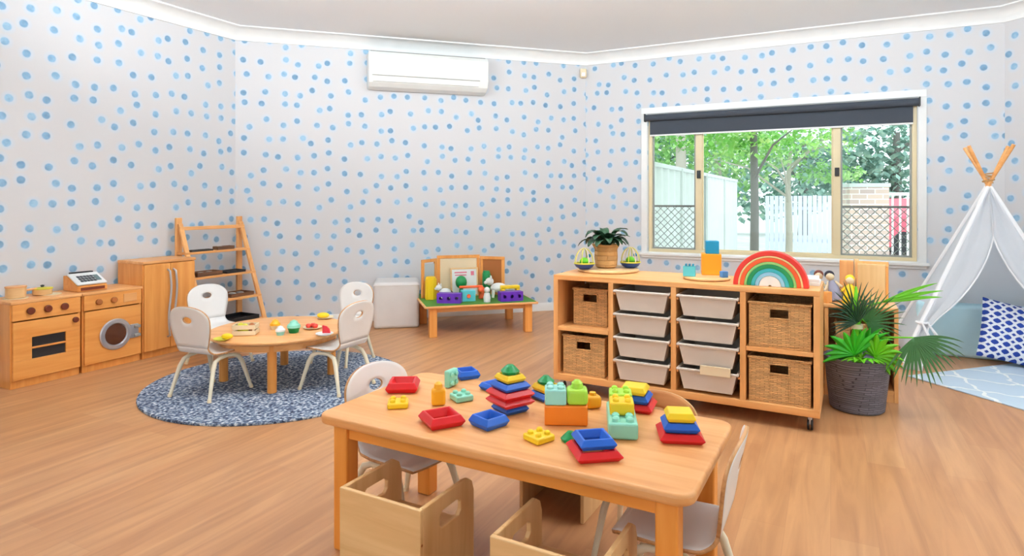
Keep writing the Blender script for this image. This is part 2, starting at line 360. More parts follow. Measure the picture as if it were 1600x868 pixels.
wall_mesh('wall_left', G, A, outward=-U)
wall_mesh('wall_back', A, B, outward=Vector((-.309, .951)))
wall_mesh('wall_window', B, C, [WH], outward=V)
wall_mesh('wall_corner', C, D, outward=Vector((.951, .309)))
wall_mesh('wall_right', D, E, [(1.3, 4.7, .3, 2.3)], outward=U)
wall_mesh('wall_rear', E, G, [(2.0, 5.0, .05, 2.45)], outward=-V)
poly = [A, B, C, D, E, G]
mb = MB(); mb.prism([(q.x, q.y) for q in reversed(poly)], -.1, 0); struct(mb.build('floor', 'floor_planks'))
mb = MB(); mb.prism([(q.x, q.y) for q in reversed(poly)], CEIL, CEIL+.1); struct(mb.build('ceiling', 'ceiling_paint'))
def run(name, pts, prof, mat, closed=True):
    """sweep prof [(into room, z)] around the wall polygon"""
    n = len(pts); mb = MB(); rs = []
    cen = sum(pts, Vector((0, 0)))/n
    for i in range(n):
        a, b, c = pts[i-1], pts[i], pts[(i+1) % n]
        def nrm(p, q):
            d = (q-p).normalized(); m_ = Vector((-d.y, d.x)); return m_ if m_.dot(cen-p) > 0 else -m_
        n1, n2 = nrm(a, b), nrm(b, c); m_ = (n1+n2)/(1+n1.dot(n2))
        rs.append([(b.x+m_.x*t, b.y+m_.y*t, z) for t, z in prof])
    mb.rings(rs, loop=True); return struct(mb.build(name, mat, smooth=True, angle=50))
cove = [(0, CEIL), (0, CEIL-.115), (.012, CEIL-.115)]+[(.115-.1*math.cos(a), CEIL-.115+.1*math.sin(a)) for a in [PI/2*k/8 for k in range(9)]]+[(.13, CEIL-.012), (.13, CEIL)]
run('trim_1', poly, cove, 'trim_white')
run('baseboard_room', poly, [(0, 0), (.014, 0), (.014, .075), (.008, .085), (0, .085)], 'trim_white')
# step moulding around the air conditioner bulkhead
# ------------------------------------------------------------------ window
def WL(s, t, z): q = B+U*s+V*t; return Vector((q.x, q.y, z))
wroot = bpy.data.objects.new('window_1', None); COL.objects.link(wroot); wroot.location = WL(0, 0, 0); wroot.rotation_euler = (0, 0, R27); wroot['kind'] = 'structure'
s0, s1, z0, z1 = WH
def frame_mb(x0, x1, za, zb, w_, y0, y1, mb=None):
    mb = mb or MB()
    mb.bx(x0, x1, y0, y1, za, za+w_); mb.bx(x0, x1, y0, y1, zb-w_, zb); mb.bx(x0, x0+w_, y0, y1, za+w_, zb-w_); mb.bx(x1-w_, x1, y0, y1, za+w_, zb-w_); return mb
frame_mb(s0-.07, s1+.07, z0-.06, z1+.07, .065, -.018, -.001).build('architrave', 'trim_white', wroot, bevel=.004)
frame_mb(s0, s1, z0, z1, .035, .02, .11).build('window_frame', 'alu_cream', wroot, bevel=.003)
for x in (1.215, 2.47):
    MB().bx(x-.032, x+.032, .03, .10, z0+.035, z1-.035).build('mullion', 'alu_cream', wroot, bevel=.003)
    MB().bx(x-.016, x+.022, .012, .03, 1.42, 1.50).build('latch', 'black', wroot, bevel=.004)
panes = [(s0+.035, 1.183), (1.247, 2.438), (2.502, s1-.035)]
for i, (a, b) in enumerate(panes):
    frame_mb(a, b, z0+.035, z1-.035, .016 if i != 1 else .012, .05, .075).build('sash', 'mesh_grey' if i != 1 else 'alu_cream', wroot)
    MB().bx(a+.012, b-.012, .06, .065, z0+.047, z1-.047).build('pane', 'glass', wroot)
for i in (0, 2):
    a, b = panes[i]
    MB().bx(a+.016, b-.016, .06, .085, 1.125, 1.145).build('transom', 'mesh_grey', wroot)
    mb = MB(); za, zb = z0+.05, 1.125; h = zb-za; x0, x1 = a+.016, b-.016; st = .075; th = .0035
    k = -h
    while k < x1-x0:
        for sg in (1, -1):
            # diagonal bars clipped to the pane
            p = []
            t0, t1 = max(0, -k), min(h, (x1-x0)-k)
            if t1 > t0:
                xa, xb = x0+k+t0, x0+k+t1
                if sg < 0: xa, xb = x0+x1-xa, x0+x1-xb
                mb.tube([(xa, .095, za+t0), (xb, .095, za+t1)], th, 4)
        k += st
    mb.build('grille', 'mesh_grey', wroot)
MB().bx(s0-.09, s1+.09, -.045, .02, z0-.03, z0-.004).build('window_sill', 'trim_white', wroot, bevel=.005)
# blind
bl = thing('roller_blind', WL(0, 0, 0), R27, 'dark grey roller blind half rolled up across the top of the window', 'blind')
mb = MB(); mb.cyl((s0-.02, -.028, 2.06), .034, s1-s0+.03, 20, axis='x'); mb.build('roller', 'blind', bl, smooth=True)
MB().bx(s0+.02, s1-.03, -.004, .0, 1.885, 2.06).build('fabric', 'blind', bl)
MB().bx(s0+.02, s1-.03, -.008, .003, 1.868, 1.885).build('bottom_bar', 'white', bl, bevel=.003)
for x in (s0-.024, s1+.012): MB().bx(x-.004, x+.008, -.07, .0, 2.02, 2.1).build('bracket', 'black', bl)
# right hand window added out of frame to let daylight in, simple frame
wr = bpy.data.objects.new('added_window_right', None); COL.objects.link(wr); wr.location = (D.x, D.y, 0); wr.rotation_euler = (0, 0, math.radians(-117)); wr['kind'] = 'structure'
frame_mb(1.3, 4.7, .3, 2.3, .05, .02, .1).build('window_frame', 'alu_cream', wr)
MB().bx(2.97, 3.03, .02, .1, .35, 2.25).build('mullion', 'alu_cream', wr)
MB().bx(1.35, 4.65, .05, .056, .35, 2.25).build('pane', 'glass', wr)
wr = bpy.data.objects.new('added_window_rear', None); COL.objects.link(wr); wr.location = (E.x, E.y, 0); wr.rotation_euler = (0, 0, math.atan2((G-E).y, (G-E).x)); wr['kind'] = 'structure'  # unseen rear glazing, added so sky light fills the ceiling and walls
frame_mb(2.0, 5.0, .05, 2.45, .06, -.1, -.02).build('window_frame', 'alu_cream', wr)
for x in (3.5,): MB().bx(x-.04, x+.04, -.1, -.02, .11, 2.39).build('mullion', 'alu_cream', wr)
MB().bx(2.06, 4.94, -.066, -.06, .11, 2.39).build('pane', 'glass', wr)
# invented fittings around the added fill lamps
for i, (x, y) in enumerate(FILL_PANELS):
    t = thing('added_fill_light', (x, y, LZ), R27, 'long white fill light panel added out of view under the ceiling', 'ceiling light', 'added suspended fill panels')
    mb = MB()
    for a in (-1, 1): mb.bx(a*.6, a*.57, -.18, .18, -.03, .03); mb.bx(-.57, .57, a*.18, a*.16, -.03, .03)
    mb.build('frame', 'white', t)
    MB().bx(-.57, .57, -.16, .16, -.02, .02).build('diffuser', 'diffuser', t)
    for a in (-.55, .55): mb = MB(); mb.tube([(a, 0, .03), (a, 0, CEIL-LZ)], .003, 6); mb.build('cable', 'silver', t)
# air conditioner
q = A+Vector((.951, .309))*1.2
ac = thing('air_conditioner', (q.x, q.y, 0), R18, 'white wall mounted split air conditioner under the cornice of the back wall', 'air conditioner')
Lc = 1.19
pr = [(0, 2.31), (-.03, 2.285), (-.15, 2.30), (-.20, 2.335), (-.225, 2.40), (-.225, 2.60), (-.20, 2.635), (0, 2.64)]
mb = MB(); mb.rings([[(x, y, z) for y, z in pr] for x in (0, Lc)]); mb.build('body', 'ac_white', ac, bevel=.008)
MB().bx(.03, Lc-.09, -.232, -.224, 2.405, 2.6).build('front_panel', 'ac_white', ac, bevel=.003)
mb = MB(); mb.box((Lc/2-.03, -.212, 2.368), (Lc-.14, .006, .052), rx=math.radians(-20)); mb.build('louvre', 'ac_white', ac, bevel=.002)
mb = MB(); mb.bx(.03, Lc-.09, -.227, -.222, 2.397, 2.403); mb.build('seam', 'ac_grey', ac)
MB().bx(.02, Lc-.02, -.17, -.02, 2.64, 2.648).build('intake_grille', 'ac_grey', ac)
q = B+Vector((-.951, -.309))*.03
d_ = thing('motion_sensor', (q.x, q.y, 2.59), math.radians(-4), 'small beige motion sensor high in the corner beside the window wall', 'sensor')
MB().box((0, -.04, 0), (.07, .05, .1)).build('housing', 'beige', d_, bevel=.012, seg=3)
MB().box((0, -.067, -.015), (.04, .006, .04)).build('lens', 'white', d_, bevel=.002)

# ------------------------------------------------------------------ play kitchen (local x along left wall, y toward wall)
def kitchen(along, label, name, cat):
    q = Vector((-3.153, 3.934))+V*along; return thing(name, (q.x, q.y, 0), R63, label, cat)
KD = .315
def carcass(t, wd, h, top=.02):
    mb = MB(); mb.bx(0, .016, .012, KD, .05, h-top); mb.bx(wd-.016, wd, .012, KD, .05, h-top); mb.bx(.016, wd-.016, KD-.012, KD, .05, h-top); mb.bx(.016, wd-.016, .02, KD-.012, .05, .066)
    mb.bx(.004, wd-.004, .018, KD, 0, .05)
    mb.build('body', 'orange_z', t, bevel=.002)
    MB().bx(-.004, wd+.004, -.004, KD, h-top, h).build('top', 'oak_x', t, bevel=.005)
st = kitchen(0, 'play oven cabinet with two toy pots on top, leftmost of the wooden kitchen row', 'play_stove', 'play kitchen')
carcass(st, .415, .555)
MB().bx(.006, .409, -.004, .014, .43, .535).build('control_panel', 'orange_x', st, bevel=.003)
mb = MB(); frame_mb(.010, .405, .055, .422, .001, 0, .012)
mb.bx(.010, .405, -.006, .012, .055, .175); mb.bx(.010, .405, -.006, .012, .315, .422); mb.bx(.010, .115, -.006, .012, .175, .315); mb.bx(.315, .405, -.006, .012, .175, .315); mb.bx(.115, .315, -.006, .004, .24, .252)
dr = mb.build('oven_door', 'orange_x', st, bevel=.002)
MB().bx(.11, .32, .005, .009, .17, .32).build('oven_window', 'charcoal', dr)
mb = MB(); mb.cyl((.372, -.006, .385), .019, -.018, 20, axis='y'); mb.build('door_knob', 'knob_brown', dr, bevel=.004, smooth=True)
for x in (.105, .205, .305):
    mb = MB(); mb.cyl((x, -.004, .486), .023, -.02, 24, axis='y'); mb.build('knob', 'knob_brown', st, bevel=.005, smooth=True)
for x in (.10, .30):
    mb = MB(); mb.lathe([(0, .0), (.068, 0), (.068, .004), (0, .004)], 28, (x, .16, .555)); mb.build('hob_ring', 'beige', st, smooth=True)
ws = kitchen(.425, 'toy washing machine cabinet with a round silver door', 'toy_washing_machine', 'play kitchen')
carcass(ws, .415, .555)
MB().bx(.006, .409, -.004, .014, .43, .535).build('control_panel', 'orange_x', ws, bevel=.003)
MB().bx(.010, .405, -.006, .012, .055, .422).build('front_panel', 'orange_x', ws, bevel=.002)
for x in (.10, .205):
    mb = MB(); mb.cyl((x, -.004, .483), .021, -.02, 24, axis='y'); mb.build('knob', 'wood_knob', ws, bevel=.005, smooth=True)
MB().bx(.275, .372, -.010, -.003, .455, .515).build('label_plate', 'oak_x', ws, bevel=.003)
mb = MB(); fl = [(.275, .455, .011)]
mb.lathe([(.078, -.0), (.108, 0), (.112, .008), (.106, .016), (.082, .018), (.076, .01)], 40, loop=True)
pd = mb.build('door_ring', 'silver', ws, smooth=True); pd.rotation_euler = (PI/2, 0, 0); pd.location = (.215, -.006, .235)
mb = MB(); mb.lathe([(0, 0), (.078, 0), (.075, .008), (.04, .016), (0, .019)], 40); g = mb.build('door_glass', 'dark_glass', pd, smooth=True)
MB().box((.135, 0, .006), (.06, .10, .012)).build('hinge_plate', 'silver', pd, bevel=.004)
for y in (.032, -.032):
    mb = MB(); mb.box((.15, y, .02), (.045, .022, .018)); mb.build('hinge', 'ac_grey', pd, bevel=.004)
fr = kitchen(.85, 'tall two door wooden toy fridge with wavy silver handles', 'toy_fridge', 'play kitchen')
FH = .735
mb = MB(); mb.bx(0, .016, .012, KD, 0, FH-.02); mb.bx(.414, .43, .012, KD, 0, FH-.02); mb.bx(.016, .414, KD-.012, KD, 0, FH-.02); mb.bx(.016, .414, .018, KD-.012, 0, .05); mb.bx(.016, .414, .02, KD-.02, .05, .06)
mb.build('body', 'orange_z', fr, bevel=.002)
MB().bx(-.005, .435, -.006, KD, FH-.022, FH).build('top', 'oak_x', fr, bevel=.005)
for k, (a, b) in enumerate(((.006, .213), (.217, .424))):
    dd = MB().bx(a, b, -.006, .012, .055, FH-.026).build('door', 'orange_z', fr, bevel=.003)
    x = b-.022 if k == 0 else a+.022
    pts = [(x, -.006, .66), (x, -.03, .65)]+[(x+.010*math.sin(t*2*PI), -.034, .65-t*.50) for t in [i/14 for i in range(15)]]+[(x, -.006, .14)]
    mb = MB(); mb.tube(pts, .008, 10); mb.build('handle', 'silver', dd, smooth=True, angle=60)
def kpt(along, y, z): q = Vector((-3.153, 3.934))+V*along+Vector((-.891, .454))*y; return (q.x, q.y, z)
pot = thing('toy_pot', kpt(.10, .16, .560), R63, 'round beige wooden toy saucepan on the far left of the stove top', 'toy pot')
mb = MB(); mb.lathe([(0, 0), (.052, 0), (.056, .004), (.056, .066), (.051, .066), (.051, .01), (0, .01)], 32); mb.build('pan', 'birch_x', pot, smooth=True)
mb = MB(); mb.lathe([(0, .067), (.059, .067), (.059, .075), (0, .078)], 32); mb.build('lid', 'oak_x', pot, smooth=True)
mb = MB(); mb.tube([(.05, 0, .04), (.12, 0, .045)], .008, 8); mb.build('handle', 'oak_x', pot, smooth=True)
pot = thing('toy_pot', kpt(.26, .17, .560), R63, 'low cream toy casserole with a lid, right of the taller saucepan on the stove top', 'toy pot')
mb = MB(); mb.lathe([(0, 0), (.054, 0), (.056, .004), (.056, .036), (.051, .036), (.051, .008), (0, .008)], 32); mb.build('pan', 'birch_x', pot, smooth=True)
mb = MB(); mb.lathe([(0, .037), (.06, .037), (.06, .044), (.01, .050), (0, .05)], 32); mb.build('lid', 'olive', pot, smooth=True)
mb = MB(); mb.lathe([(0, .05), (.008, .05), (.012, .062), (0, .066)], 16); mb.build('lid_knob', 'dark_grey', pot, smooth=True)
cr = thing('toy_cash_register', kpt(.53, .16, .557), R63, 'wooden toy cash register with black and white keypad on the washing machine', 'toy cash register')
prf = [(-.09, 0), (.09, 0), (.09, .105), (.05, .105), (-.09, .035)]
mb = MB(); mb.rings([[(x, y, z) for y, z in prf] for x in (-.1, .1)]); mb.build('body', 'orange_x', cr, bevel=.003)
sl = math.atan2(.07, .14)
kp = MB().box((.0, -.022, .081), (.2, .15, .012), rx=sl).build('keypad', 'white', cr, bevel=.004)
mb = MB()
for a in range(5):
    for b in range(3):
        mb.box((-.055+a*.022, -.058+b*.028*math.cos(sl), .0705+b*.028*math.sin(sl)), (.017, .02, .006), rx=sl)
mb.build('keys', 'dark_grey', kp)
MB().box((.062, -.03, .085), (.03, .07, .005), rx=sl).build('screen', 'screen_grey', kp)
MB().box((0, .055, .121), (.15, .03, .012)).build('display', 'black', cr, bevel=.002)
MB().bx(-.08, .08, -.094, -.088, .008, .028).build('drawer', 'knob_brown', cr)

# ------------------------------------------------------------------ ladder shelf: local x along left wall, -y into the room
q = A+V*(-.64)+U*.10
ld = thing('ladder_shelf', (q.x, q.y, 0), R63, 'A-frame wooden ladder shelf in the corner behind the toy fridge', 'shelf')
LW = .60
for x in (0, LW):
    MB().box((x, .0, .525), (.055, .022, 1.05)).build('rear_leg', 'maple_z', ld, bevel=.004)
    h_ = 1.0; th = math.atan2(.36, h_)
    mb = MB(); mb.box((0, 0, 0), (.04, .022, math.hypot(.36, h_)), M=Matrix.Translation((x, -.20, .5)) @ Matrix.Rotation(-th, 4, 'X'))
    mb.build('front_leg', 'maple_z', ld, bevel=.004)
for z in (.14, .345, .55, .755):
    yf = -.20-.36*(.5-z)/1.0
    MB().bx(-.02, LW+.02, yf-.015, -.012, z-.010, z+.010).build('shelf_board', 'maple_x', ld, bevel=.003)
MB().bx(-.02, LW+.02, -.05, -.02, .945, .975).build('top_rail', 'maple_x', ld, bevel=.004)
def lpt(x, y, z): q2 = Vector((q.x, q.y))+V*x+Vector((-.891, .454))*y; return (q2.x, q2.y, z)
def tray_item(x, z, w_, d_, h_, label, mat='charcoal', y=None):
    t = thing('display_tray', lpt(x, y if y is not None else -.13-.18*(.5-z), z+.0105), R63, label, 'tray', 'dark trays on the ladder shelf')
    mb = MB(); mb.bx(-w_/2, w_/2, -d_/2, d_/2, 0, .006); frame = mb
    for a in (-1, 1): mb.bx(a*w_/2, a*(w_/2-.006), -d_/2, d_/2, .006, h_); mb.bx(-w_/2+.006, w_/2-.006, a*d_/2, a*(d_/2-.006), .006, h_)
    mb.build('dish', mat, t, bevel=.002); return t
tray_item(.14, .755, .2, .07, .014, 'thin dark tray on the left of the top ladder board')
tray_item(.37, .755, .17, .07, .03, 'deeper brown tray on the right of the top ladder board', 'dark_wood')
tray_item(.16, .55, .24, .13, .035, 'dark brown tray on the left of the second ladder board', 'dark_wood')
tray_item(.42, .55, .2, .13, .02, 'flat black tray on the right of the second ladder board')
tray_item(.44, .345, .24, .17, .03, 'brown tray holding grey pebbles on the third ladder board', 'dark_wood')
tray_item(.30, .14, .51, .24, .035, 'wide black tray across the lowest ladder board', 'black')
for k, (x, z) in enumerate(((.12, .55), (.2, .55), (.4, .345), (.48, .345), (.33, .755))):
    mb = MB(); mb.sphere((0, 0, .012), (.035, .02, .012)); o = mb.build('pebble', 'ac_grey', smooth=True)
    o.location = lpt(x, -.13-.18*(.5-z) - .0, z+.019); tag(o, ['grey pebble in the left tray of the second ladder board, nearer the fridge', 'grey pebble in the left tray of the second ladder board, toward the middle', 'left grey pebble in the third ladder tray', 'right grey pebble in the third ladder tray', 'grey pebble in the brown tray on the top ladder board'][k], 'pebble', 'pebbles on the ladder shelf')

# ------------------------------------------------------------------ bent ply chairs (faces +y)
def make_chair(shell=('white_laminate', 'ply_edge'), legmat='cream_metal'):
    t = thing('child_chair', (0, 0, 0), 0, 'x', 'chair', 'bent plywood chairs')
    SH = .262
    prof = [(.155, SH-.012), (.13, SH), (.05, SH+.001), (-.03, SH-.001), (-.085, SH+.002)]
    for k in range(1, 7):
        a = k/6*math.radians(78); prof.append((-.085-.055*math.sin(a), SH+.002+.055*(1-math.cos(a))))
    ybend, zbend = prof[-1]
    wid = [.115, .135, .145, .146, .142, .138, .132, .128, .125, .123, .122]
    mb = MB(); n = 12; vs = []; fs = []
    for (y, z), w_ in zip(prof, wid):
        for k in range(n+1): u = -1+2*k/n; vs.append((u*w_, y, z-.006*(1-u*u)*(1 if y > -.08 else 0)))
    for i in range(len(prof)-1):
        for k in range(n): a = i*(n+1)+k; fs.append((a, a+1, a+n+2, a+n+1))
    mb.add(vs, fs); mb.norec = True
    mb.build('seat', list(shell), t, smooth=True, solid=.011, rim=1, angle=60)
    # backrest: annulus between outline and oval hole, then bent
    Hb = .255
    def out(sv):      # half width at height fraction
        return .122+.035*math.sin(min(1, sv/.62)*PI/2)
    outl = []
    for k in range(10): outl.append((-.122+.244*k/10, 0))
    for k in range(12): sv = .62*k/12; outl.append((out(sv), sv*Hb))
    wmx = out(.62)
    for k in range(24): a = PI*k/24; outl.append((wmx*math.copysign(abs(math.cos(a))**.85, math.cos(a)), (.62+.38*math.sin(a)**.9)*Hb))
    for k in range(12): sv = .62*(1-k/12); outl.append((-out(sv), sv*Hb))
    cx, cy = 0, .67*Hb
    def hole(p):
        a = math.atan2((p[1]-cy)/1.0, p[0]-cx); return (cx+.034*math.cos(a), cy+.021*math.sin(a))
    Rn = 6; vs = []; fs = []; n = len(outl)
    for r_ in range(Rn+1):
        f = r_/Rn
        for p in outl:
            hx, hy = hole(p); x = hx+(p[0]-hx)*f; yy = hy+(p[1]-hy)*f
            lean = math.tan(math.radians(12))
            vs.append((x, ybend-yy*lean-.02*(x/.15)**2*-1*(yy/Hb), zbend+yy*.978))
    for r_ in range(Rn):
        for k in range(n): a = r_*n+k; b = r_*n+(k+1) % n; fs.append((a, b, b+n, a+n))
    mb = MB(); mb.add(vs, fs); mb.norec = True
    mb.build('backrest', list(shell), t, smooth=True, solid=.011, rim=1, angle=60)
    for sx in (-1, 1):
        top = [(sx*.118, .0, SH-.028), (sx*.12, .05, SH-.03), (sx*.125, .09, SH-.045), (sx*.133, .112, SH-.085)]
        for sy in (1, -1):
            pts = [(x, y*sy, z) for x, y, z in top]+[(sx*.158, .165*sy, .0)]
            mb = MB(); mb.tube(pts, [.010, .0115, .013, .0135, .0095], 12)
            lg = mb.build('leg', legmat, t, smooth=True, angle=50)
            mb = MB(); mb.tube([(sx*.1555, .161*sy, .018), (sx*.158, .165*sy, 0)], .012, 12); mb.build('foot', 'beige', lg, smooth=True)
    mb = MB(); mb.tube([(-.118, .0, SH-.026), (.118, 0, SH-.026)], .009, 8); mb.build('cross_bar', legmat, t, smooth=True)
    return t
ch = make_chair(); first = True
def face(dx, dy): return math.atan2(dy, dx)-PI/2
CH = [((-1.855, 3.86), (.36, .93), 'white child chair on the left of the round table, seen from behind'),
      ((-1.11, 3.975), (-.88, .47), 'white child chair on the right of the round table, back turned to the camera'),
      ((-2.13, 4.56), (.83, -.56), 'white child chair between the toy fridge and the round table, facing the camera'),
      ((-1.25, 4.62), (-.40, -.92), 'white child chair behind the round table next to the pouf'),
      ((-.40, 2.36), (.80, -.60), 'white child chair pushed under the left end of the rectangular table'),
      ((.478, 1.825), (-.88, .46), 'white child chair tucked under the right end of the rectangular table')]
for i, (p_, f_, lb) in enumerate(CH):
    place(ch, i == 0, (p_[0], p_[1], .0145 if i < 4 else 0), face(*f_), lb)
c2 = make_chair(('oak_x', 'birch_x')); c2.location = (.46, 2.13, 0); c2.rotation_euler = (0, 0, face(-.454, -.891)); c2.scale = (.905, .905, .905)
c2['label'] = 'natural wood child chair behind the rectangular table with only its rounded back top showing'; del c2['group']

# ------------------------------------------------------------------ round table and rug
mb = MB(); mb.lathe([(0, 0), (.81, 0), (.812, .006), (.808, .014), (0, .0145)], 96); rg = mb.build('round_rug', 'shag', smooth=True, angle=60)
rg.location = (-1.53, 4.12, .0005); tag(rg, 'round speckled blue and grey shaggy rug under the round table', 'rug')
RT = (-1.56, 4.18)
rt = thing('round_table', (RT[0], RT[1], .0145), 0, 'low round wooden children\'s table standing on the blue rug', 'table')
TH = .33
mb = MB(); mb.lathe([(0, TH-.026), (.42, TH-.026), (.434, TH-.018), (.437, TH-.008), (.432, TH-.001), (.42, TH), (0, TH)], 96); mb.build('tabletop', 'oak_x', rt, smooth=True, angle=30)
mb = MB(); mb.lathe([(.35, TH-.075), (.365, TH-.075), (.365, TH-.027), (.35, TH-.027)], 64, loop=True); mb.build('apron', 'maple_x', rt, smooth=True)
for a in (-76, 14, 104, 194):
    a = math.radians(a); mb = MB(); mb.cyl((.34*math.cos(a), .34*math.sin(a), 0), .028, TH-.027, 20); mb.build('leg', 'orange_z', rt, smooth=True, bevel=.003)
RZ = .0145+TH+.0005
def on_rt(px, py): return at(px, py, RZ)
def lat(name, prof, mat, parent=None, n=24, c=(0, 0, 0), **k): mb = MB(); mb.lathe(prof, n, c); return mb.build(name, mat, parent, smooth=True, **k)
def plate(px, py, mat, label, r=.06):
    t = thing('toy_plate', on_rt(px, py), 0, label, 'toy plate')
    lat('dish', [(0, 0), (r*.6, 0), (r, .010), (r, .013), (r*.6, .004), (0, .004)], mat, t, 32); return t
plate(347, 531, 'olive', 'small yellow green plate at the left front edge of the round table', .05)
mb = MB(); mb.sphere((0, 0, .017), (.036, .02, .018)); o = mb.build('toy_lemon', 'yellow', smooth=True); p_ = on_rt(355, 530); o.location = (p_.x, p_.y, RZ+.003); tag(o, 'yellow toy lemon lying on the yellow green plate', 'toy food')
plate(508, 497, 'beige', 'beige saucer at the far right of the round table', .06)
mb = MB(); mb.sphere((0, 0, .02), (.045, .022, .02)); o = mb.build('toy_corn', 'yellow', smooth=True); p_ = on_rt(505, 497); o.location = (p_.x, p_.y, RZ+.003); tag(o, 'yellow toy fruit on the beige saucer at the far right', 'toy food')
p_ = on_rt(384, 522)
cr_ = thing('toy_crate', p_, math.radians(8), 'small pale wooden crate on the left of the round table', 'crate')
mb = MB()
for z in (0.004, .040): mb.bx(-.07, .07, -.05, -.044, z, z+.026); mb.bx(-.07, .07, .044, .05, z, z+.026); mb.bx(-.07, -.064, -.044, .044, z, z+.026); mb.bx(.064, .07, -.044, .044, z, z+.026)
mb.build('slats', 'beige', cr_, bevel=.001)
mb = MB()
for a in (-1, 1):
    for b in (-1, 1): mb.bx(a*.062, a*.05, b*.043, b*.034, 0, .06)
mb.build('corner_posts', 'beige', cr_); MB().bx(-.064, .064, -.044, .044, 0, .004).build('bottom', 'birch_x', cr_)
for k, (x, y) in enumerate(((-.035, .01), (0.0, -.012), (.035, .012))):
    mb = MB(); mb.sphere((0, 0, .034), (.024, .022, .034)); o = mb.build('toy_vegetable', 'olive' if k < 2 else 'wood_knob', smooth=True); o.location = (p_.x+x, p_.y+y, RZ+.0045)
    tag(o, ['yellow green toy vegetable at the left in the small crate', 'yellow green toy vegetable in the middle of the small crate', 'brown toy vegetable at the right in the small crate'][k], 'toy food')
def cup(px, py, m1, m2, label, s=1):
    t = thing('toy_cupcake', on_rt(px, py), 0, label, 'toy food')
    lat('cup', [(0, 0), (.026*s, 0), (.036*s, .032*s), (.033*s, .032*s), (0, .028*s)], m1, t)
    lat('topping', [(0, .03*s), (.038*s, .03*s), (.036*s, .045*s), (.024*s, .056*s), (.020*s, .066*s), (0, .076*s)], m2, t); return t
cup(430, 514, 'beige', 'amber', 'toy cupcake with amber topping, leftmost of the cups on the round table', .9)
cup(438, 523, 'aqua', 'white', 'small aqua toy cup at the front of the round table', .8)
cup(459, 519, 'green', 'mint', 'green and mint toy ice cream cup in the middle of the round table', 1.1)
pl = plate(488, 513, 'beige', 'beige plate of red toy strawberries on the right of the round table', .06)
p_ = on_rt(488, 513)
for k, (x, y) in enumerate(((-.025, 0), (.0, .018), (.022, -.006))):
    o = lat('toy_strawberry', [(0, 0), (.014, .003), (.019, .018), (.012, .028), (0, .03)], 'strawberry'); o.location = (p_.x+x, p_.y+y, RZ+.0045)
    tag(o, ['red toy strawberry, leftmost on the beige plate', 'red toy strawberry, furthest back on the beige plate', 'red toy strawberry, rightmost on the beige plate'][k], 'toy food')
plate(507, 523, 'white', 'white saucer near the right chair on the round table', .055)
p_ = on_rt(509, 523); mb = MB(); mb.prism([(0, 0), (.05, 0), (.043, .025), (.025, .043), (0, .05)], -.008, .008)
o = mb.build('toy_melon_slice', 'melon', bevel=.002); o.location = (p_.x-.02, p_.y, RZ+.013); o.rotation_euler = (PI/2, 0, 0); tag(o, 'red toy watermelon slice standing on the white saucer', 'toy food')

# ------------------------------------------------------------------ pouf and low green table
pq = A+Vector((.951, .309))*1.60-Vector((-.309, .951))*.28
pf = thing('pouf', (pq.x-.14, pq.y-.03, 0), math.radians(10), 'off-white cube pouf against the back wall beside the low green table', 'pouf')
MB().box((0, 0, .215), (.42, .40, .43)).build('cushion', 'pouf', pf, bevel=.03, seg=4, smooth=True)
MB().box((0, 0, .43-.028), (.425, .405, .006)).build('piping', 'pouf', pf, bevel=.002)
go = Vector((-.75, 5.38))
gt = thing('low_table', (go.x, go.y, 0), math.radians(16), 'low wooden play table with green top against the back wall', 'table')
GH, GW, GD = .28, 1.03, .78
MB().bx(0, GW, 0, GD, GH-.022, GH-.003).build('tabletop', 'maple_x', gt, bevel=.006)
MB().bx(.016, GW-.016, .016, GD-.016, GH-.003, GH).build('grass_mat', 'grass_green', gt)
mb = MB(); mb.bx(.08, GW-.08, .06, .08, GH-.065, GH-.022); mb.bx(.08, GW-.08, GD-.08, GD-.06, GH-.065, GH-.022); mb.bx(.06, .08, .08, GD-.08, GH-.065, GH-.022); mb.bx(GW-.08, GW-.06, .08, GD-.08, GH-.065, GH-.022)
mb.build('apron', 'maple_x', gt, bevel=.002)
for x in (.045, GW-.115):
    for y in (.04, GD-.11): MB().bx(x, x+.07, y, y+.07, 0, GH-.022).build('leg', 'orange_z', gt, bevel=.006)
def gpt(x, y, z=GH+.0005): a = math.radians(16); return (go.x+x*math.cos(a)-y*math.sin(a), go.y+x*math.sin(a)+y*math.cos(a), z)
GR = math.radians(16)
sn = thing('folding_screen', gpt(.045, .62), GR, 'three panel wooden play screen standing on the back of the green table', 'play screen')
def leafpanel(name, M, w_, h_, win):
    mb = MB(); fr_ = .03
    for x0, x1, z0, z1 in ((0, w_, 0, fr_), (0, w_, h_-fr_, h_), (0, fr_, fr_, h_-fr_), (w_-fr_, w_, fr_, h_-fr_)):
        mb.box(((x0+x1)/2, 0, (z0+z1)/2), (x1-x0, .018, z1-z0), M=M)
    p1 = mb.build(name, 'orange_z', sn, bevel=.003)
    mb = MB()
    if win == 'mirror': mb.box((w_/2, 0, h_*.66), (w_-2*fr_, .006, h_*.42), M=M); mb.build('mirror', 'mirror_grey', p1); mb = MB(); mb.box((w_/2, 0, h_*.27), (w_-2*fr_, .008, h_*.36), M=M); mb.build('lower_board', 'orange_z', p1)
    else: mb.box((w_/2, 0, h_/2), (w_-2*fr_+.002, .006, h_-2*fr_+.002), M=M); mb.build('board', win, p1)
    return p1
leafpanel('side_panel', Matrix.Translation((-.01, -.16, 0)) @ Matrix.Rotation(math.radians(38), 4, 'Z'), .2, .36, 'mirror')
leafpanel('centre_panel', Matrix.Translation((.155, -.03, 0)), .42, .385, 'beige')
leafpanel('side_panel', Matrix.Translation((.58, -.03, 0)) @ Matrix.Rotation(math.radians(-32), 4, 'Z'), .25, .37, 'wood_knob')
